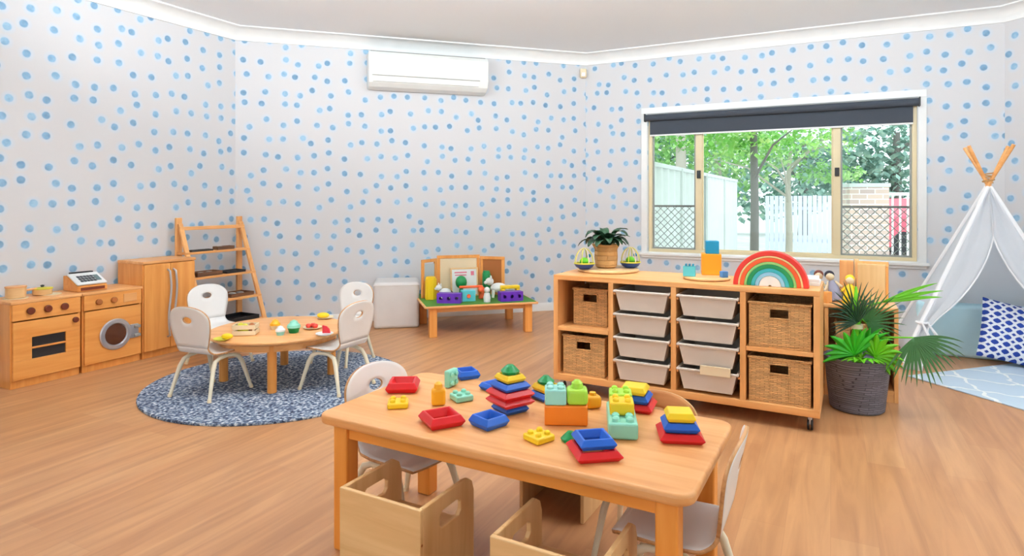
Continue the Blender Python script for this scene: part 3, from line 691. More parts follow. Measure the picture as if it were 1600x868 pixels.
# framed sheet in front
fp = thing('picture_board', gpt(.32, .50), GR, 'white framed play board with pink print leaning on the wooden screen', 'picture')
mb = MB(); M_ = Matrix.Rotation(math.radians(-10), 4, 'X')
for x0, x1, z0, z1 in ((0, .27, 0, .015), (0, .27, .255, .27), (0, .015, .015, .255), (.255, .27, .015, .255)): mb.box(((x0+x1)/2, 0, (z0+z1)/2), (x1-x0, .014, z1-z0), M=M_)
mb.build('frame', 'birch_x', fp, bevel=.002)
mb = MB(); mb.box((.135, 0, .135), (.242, .006, .242), M=M_); mb.build('sheet', 'white', fp)
mb = MB(); mb.box((.10, -.0045, .225), (.12, .003, .012), M=M_); mb.box((.10, -.0045, .2), (.11, .003, .010), M=M_); mb.box((.215, -.0045, .215), (.03, .003, .04), M=M_); mb.build('print', 'pink_print', fp)
def tall_tub(x, y, mat, label, r, h, name):
    t = thing(name, gpt(x, y), GR, label, 'toy')
    lat('body', [(0, 0), (r, 0), (r, h*.96), (r*.85, h), (r*.5, h), (0, h)], mat, t, 20)
    for k in range(5):
        a = 2*PI*k/5; mb = MB(); mb.cyl((r*.98*math.cos(a), r*.98*math.sin(a), .0), r*.22, h*.9, 8)
        mb.build('rib', mat, t, smooth=True)
    return t
tall_tub(.11, .40, 'yellow', 'tall yellow ribbed toy tub at the left of the green table', .047, .21, 'toy_tub')
tall_tub(.655, .46, 'green', 'tall green toy cactus block at the right of the play board', .034, .24, 'toy_tub')
t = thing('toy_tree', gpt(.40, .41), GR, 'round headed green toy tree in front of the play board', 'toy tree')
lat('trunk', [(0, 0), (.022, 0), (.018, .09), (0, .09)], 'green', t); mb = MB(); mb.sphere((0, 0, .145), (.055, .055, .062)); mb.build('crown', 'green', t, smooth=True)
def hole_block(x, y, rz, label):
    t = thing('hollow_block', gpt(x, y), GR+rz, label, 'toy block', 'purple blocks with three holes')
    W_, D_, H_ = .215, .09, .085
    # front plates with three round holes: ring strips
    def plate_(yy):
        mb = MB(); n = 16
        for k in range(3):
            cx = -W_/2+W_/3*(k+.5); hw = W_/6
            vs = []; fs = []
            for i in range(n):
                a = 2*PI*i/n+PI/4; c_, s_ = math.cos(a), math.sin(a); m_ = max(abs(c_), abs(s_))
                vs += [(cx+.016*c_, yy, H_/2+.016*s_), (cx+c_/m_*hw, yy, H_/2+s_/m_*H_/2)]
            for i in range(n): j = (i+1) % n; fs.append((2*i, 2*i+1, 2*j+1, 2*j))
            mb.add(vs, fs)
        return mb
    plate_(-D_/2+.003).build('front_face', 'purple', t, solid=.006); plate_(D_/2-.003).build('rear_face', 'purple', t, solid=.006)
    mb = MB(); mb.bx(-W_/2, W_/2, -D_/2+.006, D_/2-.006, 0, .006); mb.bx(-W_/2, W_/2, -D_/2+.006, D_/2-.006, H_-.006, H_); mb.bx(-W_/2, -W_/2+.006, -D_/2+.006, D_/2-.006, .006, H_-.006); mb.bx(W_/2-.006, W_/2, -D_/2+.006, D_/2-.006, .006, H_-.006)
    mb.build('sides', 'purple', t, bevel=.001); return t
hole_block(.245, .16, math.radians(-22), 'purple block with three holes at the left front of the green table')
hole_block(.80, .12, math.radians(4), 'purple block with three holes at the right end of the green table')
def toy_animal(x, y, mat, label, s=1, rz=0):
    t = thing('toy_animal', gpt(x, y), GR+rz, label, 'toy animal')
    mb = MB(); mb.sphere((0, 0, .07*s), (.06*s, .035*s, .035*s)); mb.build('body', mat, t, smooth=True)
    mb = MB(); mb.sphere((-.065*s, 0, .115*s), (.03*s, .025*s, .028*s)); mb.sphere((-.092*s, 0, .107*s), (.015*s, .014*s, .012*s)); hd = mb.build('head', mat, t, smooth=True)
    for sy in (-1, 1): mb = MB(); mb.sphere((-.055*s, sy*.022*s, .143*s), (.006*s, .009*s, .014*s)); mb.build('ear', mat, hd, smooth=True)
    for a in (-1, 1):
        for b in (-1, 1): mb = MB(); mb.tube([(a*.038*s, b*.018*s, .055*s), (a*.04*s, b*.02*s, 0)], [.012*s, .010*s], 8); mb.build('leg', mat, t, smooth=True)
    mb = MB(); mb.tube([(.055*s, 0, .08*s), (.08*s, 0, .06*s)], .005*s, 6); mb.build('tail', 'dark_grey', t, smooth=True); return t
toy_animal(.235, .34, 'white', 'white toy animal between the yellow tub and the play board', 1.0, .3)
toy_animal(.745, .34, 'ac_white', 'white and grey toy animal right of the green cactus block', 1.3, -.2)
bt = thing('toy_block', gpt(.42, .20), GR, 'turquoise toy block behind the left purple block', 'toy block')
MB().box((0, 0, .05), (.13, .07, .1)).build('body', 'pale_teal', bt, bevel=.006); mb = MB(); mb.cyl((.0, -.036, .05), .018, -.006, 16, axis='y'); mb.build('button', 'rb_orange', bt)
rp = thing('toy_ramp', gpt(.50, .30), GR, 'orange toy slide bar lying over the turquoise block', 'toy')
MB().box((-.03, 0, .115), (.22, .035, .02)).build('beam', 'rb_orange', rp, bevel=.004); MB().box((.07, 0, .055), (.05, .04, .105)).build('post', 'rb_orange', rp, bevel=.004)
mb = MB(); mb.sphere((.055, -.04, .085), .028); mb.build('knob', 'rb_orange', rp, smooth=True)
t = thing('toy_figure', gpt(.575, .10), GR, 'white round headed toy figure at the front middle of the green table', 'toy figure')
lat('body', [(0, 0), (.03, 0), (.034, .04), (.024, .08), (0, .085)], 'white', t); mb = MB(); mb.sphere((0, 0, .108), .027); mb.build('head', 'white', t, smooth=True)
t = thing('toy_block', gpt(.835, .26), GR, 'yellow arched toy block behind the right purple block', 'toy block')
mb = MB(); mb.bx(-.09, -.055, -.03, .03, 0, .09); mb.bx(.055, .09, -.03, .03, 0, .09); mb.bx(-.09, .09, -.03, .03, .09, .12); mb.build('arch', 'yellow', t, bevel=.006)

# ------------------------------------------------------------------ storage unit
SO = Vector((.26, 3.92)); SA = math.radians(-28.6); SU = Vector((math.cos(SA), math.sin(SA))); SV = Vector((-SU.y, SU.x))
su = thing('storage_unit', (SO.x, SO.y, 0), SA, 'long wooden storage unit on castors with trays and wicker baskets in four columns', 'shelf unit')
SL, SD, SB, ST, T_ = 1.50, .47, .078, .732, .03
MB().bx(0, SL, 0, SD, ST-T_, ST).build('top_panel', 'maple_x', su, bevel=.003)
MB().bx(0, SL, 0, SD, SB, SB+T_+.01).build('bottom_panel', 'maple_x', su, bevel=.003)
for x in (0, .36, .735, 1.11, SL-T_): MB().bx(x, x+T_, .001 if 0 < x < 1.4 else 0, SD-.01, SB+T_+.01, ST-T_).build('divider' if 0 < x < 1.4 else 'side_panel', 'maple_z', su, bevel=.002)
MB().bx(T_, SL-T_, SD-.01, SD-.002, SB+T_+.01, ST-T_).build('back_panel', 'maple_z', su)
for a, b in ((T_, .36), (1.14, SL-T_)): MB().bx(a, b, .003, SD-.01, .388, .388+.024).build('shelf_board', 'maple_x', su, bevel=.002)
for c0, c1 in ((.39, .735), (.765, 1.11)):
    for k in range(4):
        z = .664-.137*k-.018
        for xx in (c0, c1-.012): MB().bx(xx, xx+.012, .01, SD-.02, z-.012, z).build('tray_runner', 'maple_x', su)
for x, y in ((.04, .05), (.74, .05), (1.45, .05), (.04, .42), (.74, .42), (1.45, .42)):
    mb = MB(); mb.cyl((x-.012, y, .03), .03, .010, 20, axis='x'); mb.cyl((x+.006, y, .03), .03, .010, 20, axis='x'); c_ = mb.build('castor', 'black', su, bevel=.003, smooth=True)
    MB().bx(x-.008, x+.012, y-.014, y+.014, .03, .072).build('fork', 'silver', c_, bevel=.002)
    MB().bx(x-.018, x+.018, y-.018, y+.018, .070, SB).build('plate', 'black', c_)
def spt(x, y, z): q3 = SO+SU*x+SV*y; return (q3.x, q3.y, z)
# tray prototype: tapered open box, origin at bottom centre front
def make_tray():
    t = thing('storage_tray', (0, 0, 0), SA, 'x', 'storage tray', 'cream trays in the storage unit')
    W1, W0, D1, D0, Hh = .312, .262, .36, .33, .112
    def ring(w_, y0, y1, z): return [(x, y, z) for x, y in ((-w_/2, y0), (w_/2, y0), (w_/2, y1), (-w_/2, y1))]
    mb = MB(); mb.rings([ring(W0, .012, D0, 0), ring(W1, 0, D1, Hh), ring(W1-.006, .003, D1-.003, Hh), ring(W0-.006, .015, D0-.003, .004)], cap=True)
    mb.build('bin', 'tray', t, bevel=.004, smooth=True)
    mb = MB()
    mb.bx(-.168, .168, -.012, .004, Hh-.006, Hh+.008); mb.bx(-.168, .168, D1-.004, D1+.006, Hh-.006, Hh+.008); mb.bx(-.168, -.154, .004, D1-.004, Hh-.004, Hh+.008); mb.bx(.154, .168, .004, D1-.004, Hh-.004, Hh+.008)
    mb.build('rim', 'tray', t, bevel=.004, smooth=True); return t
tr_ = make_tray(); first = True
for ci, c0 in enumerate((.5625, .9375)):
    for k in range(4):
        z = .664-.137*k-.118
        place(tr_, first, spt(c0, -.004, z), SA, '%s cream plastic tray in the %s tray column of the storage unit' % (['topmost', 'second from top', 'third from top', 'bottom'][k], ['left', 'right'][ci])); first = False
o = MB().box((0, 0, 0), (.16, .012, .05)).build('label_card', 'beige', bevel=.001); o.location = spt(.985, -.024, .26); o.rotation_euler = (0, 0, SA)
tag(o, 'pale card tucked over the rim of the bottom right tray', 'card')
def basket(w_, d_, h_, loc, rz, label):
    t = thing('wicker_basket', loc, rz, label, 'basket', 'wicker baskets')
    th = .01; hw, hz0, hz1 = .045, h_-.075, h_-.03
    mb = MB(); mb.bx(-w_/2, w_/2, 0, d_, 0, th); mb.bx(-w_/2, -w_/2+th, th, d_-th, th, h_); mb.bx(w_/2-th, w_/2, th, d_-th, th, h_); mb.bx(-w_/2, w_/2, d_-th, d_, th, h_)
    mb.bx(-w_/2, -hw, 0, th, th, h_); mb.bx(hw, w_/2, 0, th, th, h_); mb.bx(-hw, hw, 0, th, th, hz0); mb.bx(-hw, hw, 0, th, hz1, h_)
    mb.build('weave', 'wicker', t, bevel=.003)
    mb = MB(); e = .006
    for x0, x1, y0, y1 in ((-w_/2-e, w_/2+e, -e, e), (-w_/2-e, w_/2+e, d_-e, d_+e), (-w_/2-e, -w_/2+e, e, d_-e), (w_/2-e, w_/2+e, e, d_-e)): mb.bx(x0, x1, y0, y1, h_-.006, h_+.008)
    mb.build('braided_rim', 'wicker', t, bevel=.004)
    mb = MB()
    for x0, x1, z0, z1 in ((-hw-.008, hw+.008, hz1, hz1+.007), (-hw-.008, hw+.008, hz0-.007, hz0), (-hw-.008, -hw, hz0, hz1), (hw, hw+.008, hz0, hz1)): mb.bx(x0, x1, -.005, .001, z0, z1)
    mb.build('handle_trim', 'wicker', t, bevel=.002); return t
basket(.225, .26, .225, spt(.195+.01, .10, .4125), SA, 'smaller wicker basket in the upper left cubby of the storage unit')
basket(.275, .34, .235, spt(.19, .03, .1185), SA, 'wicker basket in the lower left cubby of the storage unit')
basket(.305, .34, .235, spt(1.305, .02, .4125), SA, 'wide wicker basket in the upper right cubby of the storage unit')
basket(.305, .34, .235, spt(1.305, .02, .1185), SA, 'wide wicker basket in the lower right cubby of the storage unit')

# ------------------------------------------------------------------ things on the storage unit
TZ = ST+.0005
p_ = at(950, 420.5, TZ+.01); bd = thing('round_board', (p_.x, p_.y, TZ), 0, 'round wooden board under the potted plant on the left end of the storage unit', 'board')
mb = MB(); mb.lathe([(0, 0), (.19, 0), (.2, .006), (.2, .014), (.195, .02), (0, .02)], 64); mb.build('disc', 'birch_x', bd, smooth=True)
BZ = TZ+.0205; BC = Vector((p_.x, p_.y))
pp = thing('potted_plant', (BC.x-.01, BC.y+.01, BZ), 0, 'dark leafy plant in a kraft paper pot on the left end of the storage unit', 'potted plant')
mb = MB(); rs = []
for r_, z in ((.055, 0), (.07, .01), (.076, .07), (.072, .12), (.09, .155), (.082, .15), (.066, .12), (.06, .10)):
    rs.append([((r_+.006*math.sin(7*2*PI*k/48)*(z/.15))*math.cos(2*PI*k/48), (r_+.006*math.sin(7*2*PI*k/48)*(z/.15))*math.sin(2*PI*k/48), z) for k in range(48)])
mb.rings(rs); mb.build('paper_pot', 'kraft', pp, smooth=True)
def leaf_strip(mb, base, azim, L, wd, rise, droop, n=8, fold=.25, shape=lambda t: math.sin(PI*min(1, t*.92+.06))**.7, mi=0):
    base = Vector(base); d = Vector((math.cos(azim), math.sin(azim), 0)); s = Vector((-d.y, d.x, 0))
    p = base.copy(); el = rise; rows = []
    for i in range(n+1):
        t = i/n; w_ = wd*shape(t); dirv = d*math.cos(el)+Vector((0, 0, math.sin(el))); up = Vector((0, 0, math.cos(el)))-d*math.sin(el)
        rows.append([p-s*w_+up*w_*fold, p, p+s*w_+up*w_*fold]); p = p+dirv*(L/n); el -= droop/n
    vs = [q for r_ in rows for q in r_]; fs = []
    for i in range(n):
        for k in range(2): a = i*3+k; fs.append((a, a+1, a+4, a+3))
    mb.add(vs, fs, mi); mb.norec = True
rnd = random.Random(3)
mb = MB()
for k in range(30):
    a = rnd.uniform(0, 2*PI); rr = rnd.uniform(.0, .04)
    leaf_strip(mb, (rr*math.cos(a), rr*math.sin(a), .13+rnd.uniform(0, .05)), a+rnd.uniform(-.3, .3), rnd.uniform(.13, .2), rnd.uniform(.024, .036), rnd.uniform(.6, 1.45), rnd.uniform(1.6, 2.8))
mb.build('foliage', 'leaf_dark', pp, smooth=True, solid=.001)
def wire_ball(px, py, label):
    p = at(px, py, BZ); t = thing('toy_bowl_basket', (p.x, p.y, BZ), .4, label, 'bowl', 'blue bowls with looped handles')
    lat('bowl', [(0, 0), (.03, .0), (.055, .015), (.066, .034), (.061, .034), (.05, .018), (0, .008)], 'dish_blue', t, 32)
    lat('rim', [(.06, .033), (.068, .033), (.07, .040), (.06, .040)], 'olive', t, 32) if False else None
    mb = MB(); mb.tube([(.064*math.cos(a), .064*math.sin(a), .038) for a in [2*PI*k/32 for k in range(33)]], .0045, 8); mb.build('rim', 'olive', t, smooth=True)
    for k in range(4):
        a = PI*k/4; mb = MB(); mb.tube([(.06*math.cos(b)*math.cos(a), .06*math.cos(b)*math.sin(a), .04+.095*math.sin(b)) for b in [PI*j/14 for j in range(15)]], .003, 6); mb.build('loop', 'olive' if k % 2 else 'beige', t, smooth=True)
    mb = MB(); mb.sphere((0, 0, .05), (.03, .03, .025)); mb.build('ball', 'leaf_bright', t, smooth=True)
    mb = MB(); mb.sphere((.03, -.01, .085), (.012, .012, .012)); mb.build('bead', 'teal', t, smooth=True)
wire_ball(913, 420, 'blue bowl with looped handles left of the potted plant')
wire_ball(985, 418, 'blue bowl with looped handles right of the potted plant')
p_ = at(1104, 433.5, TZ+.008); b2 = thing('round_board', (p_.x, p_.y, TZ), 0, 'round wooden board under the coloured cubes on the storage unit', 'board')
mb = MB(); mb.lathe([(0, 0), (.125, 0), (.135, .005), (.135, .013), (.13, .018), (0, .018)], 64); mb.build('disc', 'birch_x', b2, smooth=True)
Z2 = TZ+.0185
def cube(px, py, z, s, mat, label, rz=0, name='wooden_cube', dz=0, sz=None):
    p = at(px, py, z); o = MB().box((0, 0, (sz or s)/2), (s, s, sz or s)).build(name, mat, bevel=.003); o.location = (p.x, p.y, z+dz); o.rotation_euler = (0, 0, rz); return tag(o, label, 'block')
oc = cube(1111, 428, Z2, .112, 'paint_orange', 'large orange cube on the round board, under a teal cube', math.radians(-14), sz=.125)
o = MB().box((0, 0, .038), (.076, .076, .076)).build('wooden_cube', 'teal', bevel=.003); o.location = (oc.location.x+.005, oc.location.y, Z2+.1255); o.rotation_euler = (0, 0, math.radians(-12)); tag(o, 'teal cube stacked on the large orange cube', 'block')
cube(1131, 433, Z2, .036, 'small_blue', 'smallest blue cube at the right foot of the orange cube', .2)
p = at(1077, 431, Z2); hb = thing('house_block', (p.x, p.y, Z2), math.radians(-20), 'translucent teal house block left of the orange cube', 'block')
MB().box((0, 0, .03), (.07, .035, .06)).build('body', 'pale_teal', hb, bevel=.003)
for x in (-.018, .002, .022): MB().box((x, 0, .066), (.010, .036, .014)).build('battlement', 'teal', hb, bevel=.002)
# rainbow
p = at(1204, 446, TZ); rb = thing('rainbow_stacker', (p.x, p.y, TZ), SA, 'wooden rainbow stacker of nested arches near the front edge of the storage unit', 'rainbow toy')
r_ = .19
for mat_, face_, tk in (('rb_red', 'rb_red', .026), ('rb_yellow', 0, .010), ('rb_orange', 0, .022), ('rb_lime', 0, .014), ('rb_green', 0, .022), ('rb_teal', 0, .020), ('rb_sky', 0, .020)):
    r1 = r_; r0 = r_-tk+.0008; n = 40
    mb = MB(); mb.rings([[(q*math.cos(a), y, q*math.sin(a)) for q, y in ((r1, -.035), (r1, .035), (r0, .035), (r0, -.035))] for a in [PI*k/n for k in range(n+1)]])
    mb.build('arch', mat_, rb, smooth=True, bevel=.0025); r_ -= tk
mb = MB(); mb.rings([[(q*math.cos(a), y, q*math.sin(a)) for q, y in ((r_-.001, -.035), (r_-.001, .035), (.008, .035), (.008, -.035))] for a in [PI*k/24 for k in range(25)]]); mb.build('arch', 'white', rb, smooth=True, bevel=.002)
for k in range(2):
    o = MB().box((0, 0, .009), (.15-.01*k, .2, .018)).build('picture_book', 'white', bevel=.002); o.location = spt(1.415, .3, TZ+.0186*k); o.rotation_euler = (0, 0, SA+.05*k)
    tag(o, ['white flat book at the right end of the storage unit, under another', 'white flat book on top at the right end of the storage unit'][k], 'book')

# ------------------------------------------------------------------ second shelf unit behind
Q0 = Vector((2.275, 3.68)); s2L = 1.15
s2 = thing('low_shelf', (Q0.x-U.x*s2L, Q0.y-U.y*s2L, 0), R27, 'low wooden shelf behind the palm pot under the window', 'shelf unit')
H2, D2 = .56, .36
MB().bx(0, s2L, 0, D2, H2-.022, H2).build('top_panel', 'oak_x', s2, bevel=.003)
for x in (0, .38, .76, s2L-.022): MB().bx(x, x+.022, .002, D2, .0, H2-.022).build('side_panel', 'maple_z', s2, bevel=.002)
for z in (.045, .27):
    for a, b in ((.022, .38), (.402, .76), (.782, s2L-.022)): MB().bx(a, b, .004, D2-.01, z, z+.022).build('shelf_board', 'maple_x', s2, bevel=.002)
MB().bx(.022, s2L-.022, D2-.01, D2-.002, .067, H2-.022).build('back_panel', 'maple_z', s2)
for a, b in ((.022, .38), (.402, .76), (.782, s2L-.022)): MB().bx(a, b, .008, .022, 0, .045).build('plinth', 'maple_x', s2)
def qpt(x, y, z): v_ = Q0-U*(s2L-x)+V*y; return (v_.x, v_.y, z)
basket(.25, .28, .15, qpt(.945, .02, .2925), R27, 'shallow wicker basket on the upper board of the low shelf behind the palm')
basket(.25, .28, .17, qpt(.945, .02, .0675), R27, 'wicker basket on the lower board of the low shelf behind the palm')
basket(.25, .28, .15, qpt(.58, .02, .2925), R27, 'wicker basket in the middle bay of the low shelf, mostly hidden by the palm')
H2 += .0005
t = thing('wooden_case', qpt(1.02, .16, H2), R27-.1, 'tall flat wooden case standing on the low shelf', 'wooden case')
MB().bx(-.075, .075, -.02, .03, 0, .24).build('front_board', 'birch_z', t, bevel=.003); MB().bx(.0755, .09, -.02, .045, 0, .23).build('side_board', 'orange_z', t, bevel=.002); MB().bx(-.09, .09, .031, .045, 0, .255).build('back_board', 'oak_z', t, bevel=.002)
t = thing('wooden_case', qpt(.895, .27, H2), R27, 'narrower wooden box behind the yellow doll on the low shelf', 'wooden case')
MB().bx(-.05, .03, -.03, .03, 0, .25).build('body', 'oak_z', t, bevel=.003); MB().bx(.033, .06, -.03, .03, 0, .26).build('end_board', 'birch_z', t, bevel=.002)
def doll(loc, rz, dress, hair, label, s=1, tilt=0):
    t = thing('toy_doll', loc, rz, label, 'doll')
    lat('dress', [(0, 0.0), (.045*s, 0), (.035*s, .06*s), (.02*s, .11*s), (.012*s, .125*s), (0, .126*s)], dress, t, 20)
    mb = MB(); mb.sphere((0, 0, .15*s), (.026*s, .026*s, .029*s)); hd = mb.build('head', 'beige', t, smooth=True)
    mb = MB(); mb.sphere((0, .006*s, .157*s), (.029*s, .028*s, .028*s)); mb.build('hair', hair, hd, smooth=True)
    for a in (-1, 1): mb = MB(); mb.tube([(a*.02*s, 0, .11*s), (a*.05*s, -.01*s, .07*s)], .008*s, 8); mb.build('arm', 'beige' if dress != 'yellow' else 'yellow', t, smooth=True)
    t.rotation_euler = (0, tilt, rz); return t
doll(qpt(.90, .10, H2), R27, 'yellow', 'yellow', 'doll in a yellow dress on the low shelf beside the wooden case', .95)
doll(qpt(.83, .14, H2+.012), R27, 'grey_cloth', 'hair_black', 'dark haired doll in grey leaning on the low shelf left of the yellow doll', 1.0, -.28)
doll(qpt(.725, .20, H2), R27, 'white', 'knob_brown', 'brown haired doll in a white dress at the left of the low shelf', 1.0)
o = MB().box((0, 0, .035), (.04, .04, .07)).build('wooden_block', 'orange_z', bevel=.003); o.location = qpt(.775, .045, H2); o.rotation_euler = (0, 0, .2); tag(o, 'small upright orange wood block at the front of the low shelf', 'block')
o = MB().box((0, 0, .05), (.06, .03, .1)).build('wooden_block', 'beige', bevel=.003); o.location = qpt(.80, .31, H2); o.rotation_euler = (0, 0, R27); tag(o, 'pale wood block behind the dolls on the low shelf', 'block')

# ------------------------------------------------------------------ palm in woven pot
pm = thing('potted_palm', (1.988, 3.605, 0), 0, 'fan palm in a tall dark grey woven pot between the storage unit and the tent', 'potted plant')
lat('pot', [(0, 0), (.13, 0), (.142, .01), (.17, .285), (.174, .30), (.166, .302), (.160, .29), (.152, .27)], 'pot_weave', pm, 48)
lat('soil', [(0, .262), (.152, .262), (.152, .268), (0, .27)], 'soil', pm, 32)
def fan(hub, d0, sd, n, L, wd, mat, spread, droop=.7, stem_from=(0, 0, .26)):
    """palmate leaf: n blades radiating from the hub in the plane of d0 and sd"""
    mb = MB(); mb.norec = True; hub = Vector(hub); d0 = Vector(d0).normalized(); sd = Vector(sd); sd = (sd-d0*sd.dot(d0)).normalized(); up = d0.cross(sd)
    for k in range(n):
        a = rad(-spread/2+spread*k/(n-1))+rnd.uniform(-.03, .03); l_ = L*(.82+.18*math.cos(a*.8))*rnd.uniform(.88, 1.05)
        rows = []; m_ = 9; d = d0*math.cos(a)+sd*math.sin(a); s = d.cross(up)
        pnt = hub.copy()
        for i in range(m_+1):
            t = i/m_; w_ = wd*(.35+.65*t/.4 if t < .4 else (1-(t-.4)/.6)**.75+.03)
            rows.append([pnt-s*w_+up*w_*.45, pnt, pnt+s*w_+up*w_*.45])
            dv = (d+Vector((0, 0, -droop*t*t*1.6))).normalized(); pnt = pnt+dv*(l_/m_)
        vs = [q for r__ in rows for q in r__]; fs = []
        for i in range(m_):
            for q in range(2): b = i*3+q; fs.append((b, b+1, b+4, b+3))
        mb.add(vs, fs)
    o = mb.build('fan_leaf', mat, pm, smooth=True, solid=.0012)
    sf = Vector(stem_from); mid = (sf+hub)/2+Vector((0, 0, .04))
    mb = MB(); mb.tube([sf, mid, hub], [.007, .006, .004], 8); mb.build('leaf_stalk', 'leaf_bright', o, smooth=True)
    return o
rad = math.radians
mb = MB(); mb.tube([(0, 0, .26), (.0, .0, .42), (-.005, 0, .56), (-.005, 0, .70)], [.03, .026, .02, .006], 12); mb.build('trunk', 'leaf_bright', pm, smooth=True)
lat('tie', [(0.022, .46), (.032, .46), (.032, .485), (.022, .485)], 'beige', pm, 16)
fan((-.02, -.045, .50), (-.5, -.2, .6), (.8, -.1, .6), 15, .19, .0065, 'leaf_dark', 150, .25, (0, 0, .46))
fan((.03, -.045, .50), (.75, -.1, .45), (-.4, -.1, .8), 21, .22, .0065, 'leaf_mid', 190, .2, (0, 0, .46))
fan((.02, .05, .54), (.2, 0, 1), (1, .1, -.2), 19, .20, .0065, 'leaf_dark', 200, .15, (0, 0, .46))
fan((.20, -.20, .45), (.40, -.15, -.85), (.85, -.1, .40), 19, .27, .0085, 'leaf_mid', 140, .4, (0, 0, .33))
fan((.12, -.05, .62), (1, -.1, .28), (-.25, 0, 1), 3, .33, .013, 'leaf_bright', 15, .14, (0, 0, .5))
fan((-.07, -.10, .33), (-.45, -.25, .8), (.8, -.25, .5), 9, .19, .026, 'leaf_vivid', 150, .25)
fan((.03, -.13, .33), (.5, -.45, .35), (.6, -.2, -.8), 11, .15, .024, 'leaf_bright', 190, .45)
fan((.02, -.06, .36), (-.1, -.4, .8), (1, 0, 0), 9, .16, .022, 'leaf_vivid', 160, .35)
fan((-.04, -.12, .31), (-.3, -.7, .2), (.9, -.3, 0), 9, .13, .024, 'leaf_bright', 170, .4)

# ------------------------------------------------------------------ play tent
FL = Vector((2.76, 4.456)); TU, TV = U, V; TW, TD = 1.20, .95
feet = [FL, FL+TU*TW, FL+TU*TW+TV*TD, FL+TV*TD]; tc = sum(feet, Vector((0, 0)))/4
tp = thing('play_tent', (tc.x, tc.y, 0), 0, 'white cotton tent with four crossed wooden poles in the right corner', 'tent')
AZ = 1.335
def rel(v2, z): return Vector((v2.x-tc.x, v2.y-tc.y, z))
offs = [(.018, 0), (0, .018), (-.018, 0), (0, -.018)]
ends = []
for i, f_ in enumerate(feet):
    ap = Vector((offs[i][0], offs[i][1], AZ)); b_ = rel(f_, .0); d_ = (ap-b_).normalized(); ends.append((b_, ap))
    mb = MB(); mb.tube([b_, ap+d_*.30], .0125, 12); mb.build('pole', 'maple_x', tp, smooth=True)
def on_pole(i, t): b_, ap = ends[i]; return b_.lerp(ap, t)
def sag_panel(rows, name, mat='sheer'):
    mb = MB(); mb.norec = True; n = len(rows[0]); vs = [q for r__ in rows for q in r__]; fs = []
    for i in range(len(rows)-1):
        for k in range(n-1): a = i*n+k; fs.append((a, a+1, a+n+1, a+n))
    mb.add(vs, fs); return mb.build(name, mat, tp, smooth=True, solid=.0015)
def side(i, j, name, inward):
    rows = []
    for a in range(15):
        t = .02+.955*a/14; p0, p1 = on_pole(i, t), on_pole(j, t); row = []
        for k in range(13):
            u_ = k/12; q = p0.lerp(p1, u_); s = math.sin(PI*u_)*(1-t)
            q = q+inward*(.05*s+.008*math.sin(u_*PI*8)*(1-t)); row.append(q)
        rows.append(row)
    return sag_panel(rows, name)
def inw(i, j): m_ = (ends[i][0]+ends[j][0])/2; return Vector((-m_.x, -m_.y, 0)).normalized()
side(3, 0, 'side_cloth', inw(3, 0)); side(2, 3, 'rear_cloth', inw(2, 3)); side(1, 2, 'side_cloth', inw(1, 2))
# front flaps: closed down to the opening, then swept back to the poles
topc = (on_pole(0, .96)+on_pole(1, .96))/2
for i, j in ((0, 1), (1, 0)):
    rows = []; opn = .70; tie = .24
    for a in range(19):
        t = .97-(.97-.0)*a/18; row = []
        p0 = on_pole(i, t); pm_ = (on_pole(0, t)+on_pole(1, t))/2
        if t > opn: e_ = pm_
        elif t > tie: k_ = (t-tie)/(opn-tie); e_ = p0.lerp(pm_, .10+.90*k_**.85)
        else: k_ = 1-t/tie; e_ = p0.lerp(pm_, .10+.12*k_)
        for k in range(9):
            u_ = k/8; q = p0.lerp(e_, u_); q = q+Vector((-.454, -.891, 0))*(.012*math.sin(u_*PI*3)+.006); row.append(q)
        rows.append(row)
    o = sag_panel(rows, 'front_flap')
    mb = MB(); mb.tube([r__[-1] for r__ in rows if True], .006, 6); mb.build('hem', 'hem', o, smooth=True)
    tq = on_pole(i, tie)
    mb = MB(); mb.tube([tq+Vector((.035*math.cos(a), .035*math.sin(a), 0)) for a in [2*PI*k/12 for k in range(13)]], .009, 8); mb.build('tie_band', 'hem', o, smooth=True)
    for s in (-1, 1): mb = MB(); mb.tube([tq+Vector((.02*s, -.035, 0)), tq+Vector((.04+.03*s, -.05, -.08)), tq+Vector((.05+.035*s, -.05, -.16))], [.006, .012, .014], 6); mb.build('tie_end', 'hem', o, smooth=True)
for i in range(4):
    mb = MB(); mb.tube([on_pole(i, .03), on_pole(i, .97)], .0165, 10); mb.build('pole_sleeve', 'hem', tp, smooth=True)
mb = MB(); mb.tube([(.035*math.cos(a), .035*math.sin(a), AZ-.01+.004*a) for a in [2*PI*k/12 for k in range(37)]], .005, 6); mb.build('cord', 'kraft', tp, smooth=True)
# foam mat block inside
fmc = tc+TV*.16
fm = MB().box((0, 0, .2), (.86, .16, .40)).build('foam_block', 'foam_blue', bevel=.03, seg=4, smooth=True); fm.location = (fmc.x, fmc.y, .001); fm.rotation_euler = (0, 0, R27); tag(fm, 'pale blue foam block standing inside the tent', 'foam block')
# pale rug
ra = math.radians(18); r0 = Vector((2.69, 4.25)); ru = Vector((.309, -.951)); rv = Vector((.951, .309))
RL, RW_ = 1.15, 1.2
mb = MB(); vs = [r0, r0+rv*RW_, r0+rv*RW_+ru*RL, r0+ru*RL]
mb.prism([(q.x, q.y) for q in vs], .0005, .009)
ro = mb.build('pale_rug', 'rug_print', bevel=.003); tag(ro, 'pale blue rug with white wavy lattice on the floor in front of the tent', 'rug')
ul = ro.data.uv_layers.new(name='UVMap')
for lp in ro.data.loops:
    c_ = ro.data.vertices[lp.vertex_index].co; d_ = Vector((c_.x, c_.y))-r0; ul.data[lp.index].uv = (d_.dot(rv)/.36, d_.dot(ru)/.5)
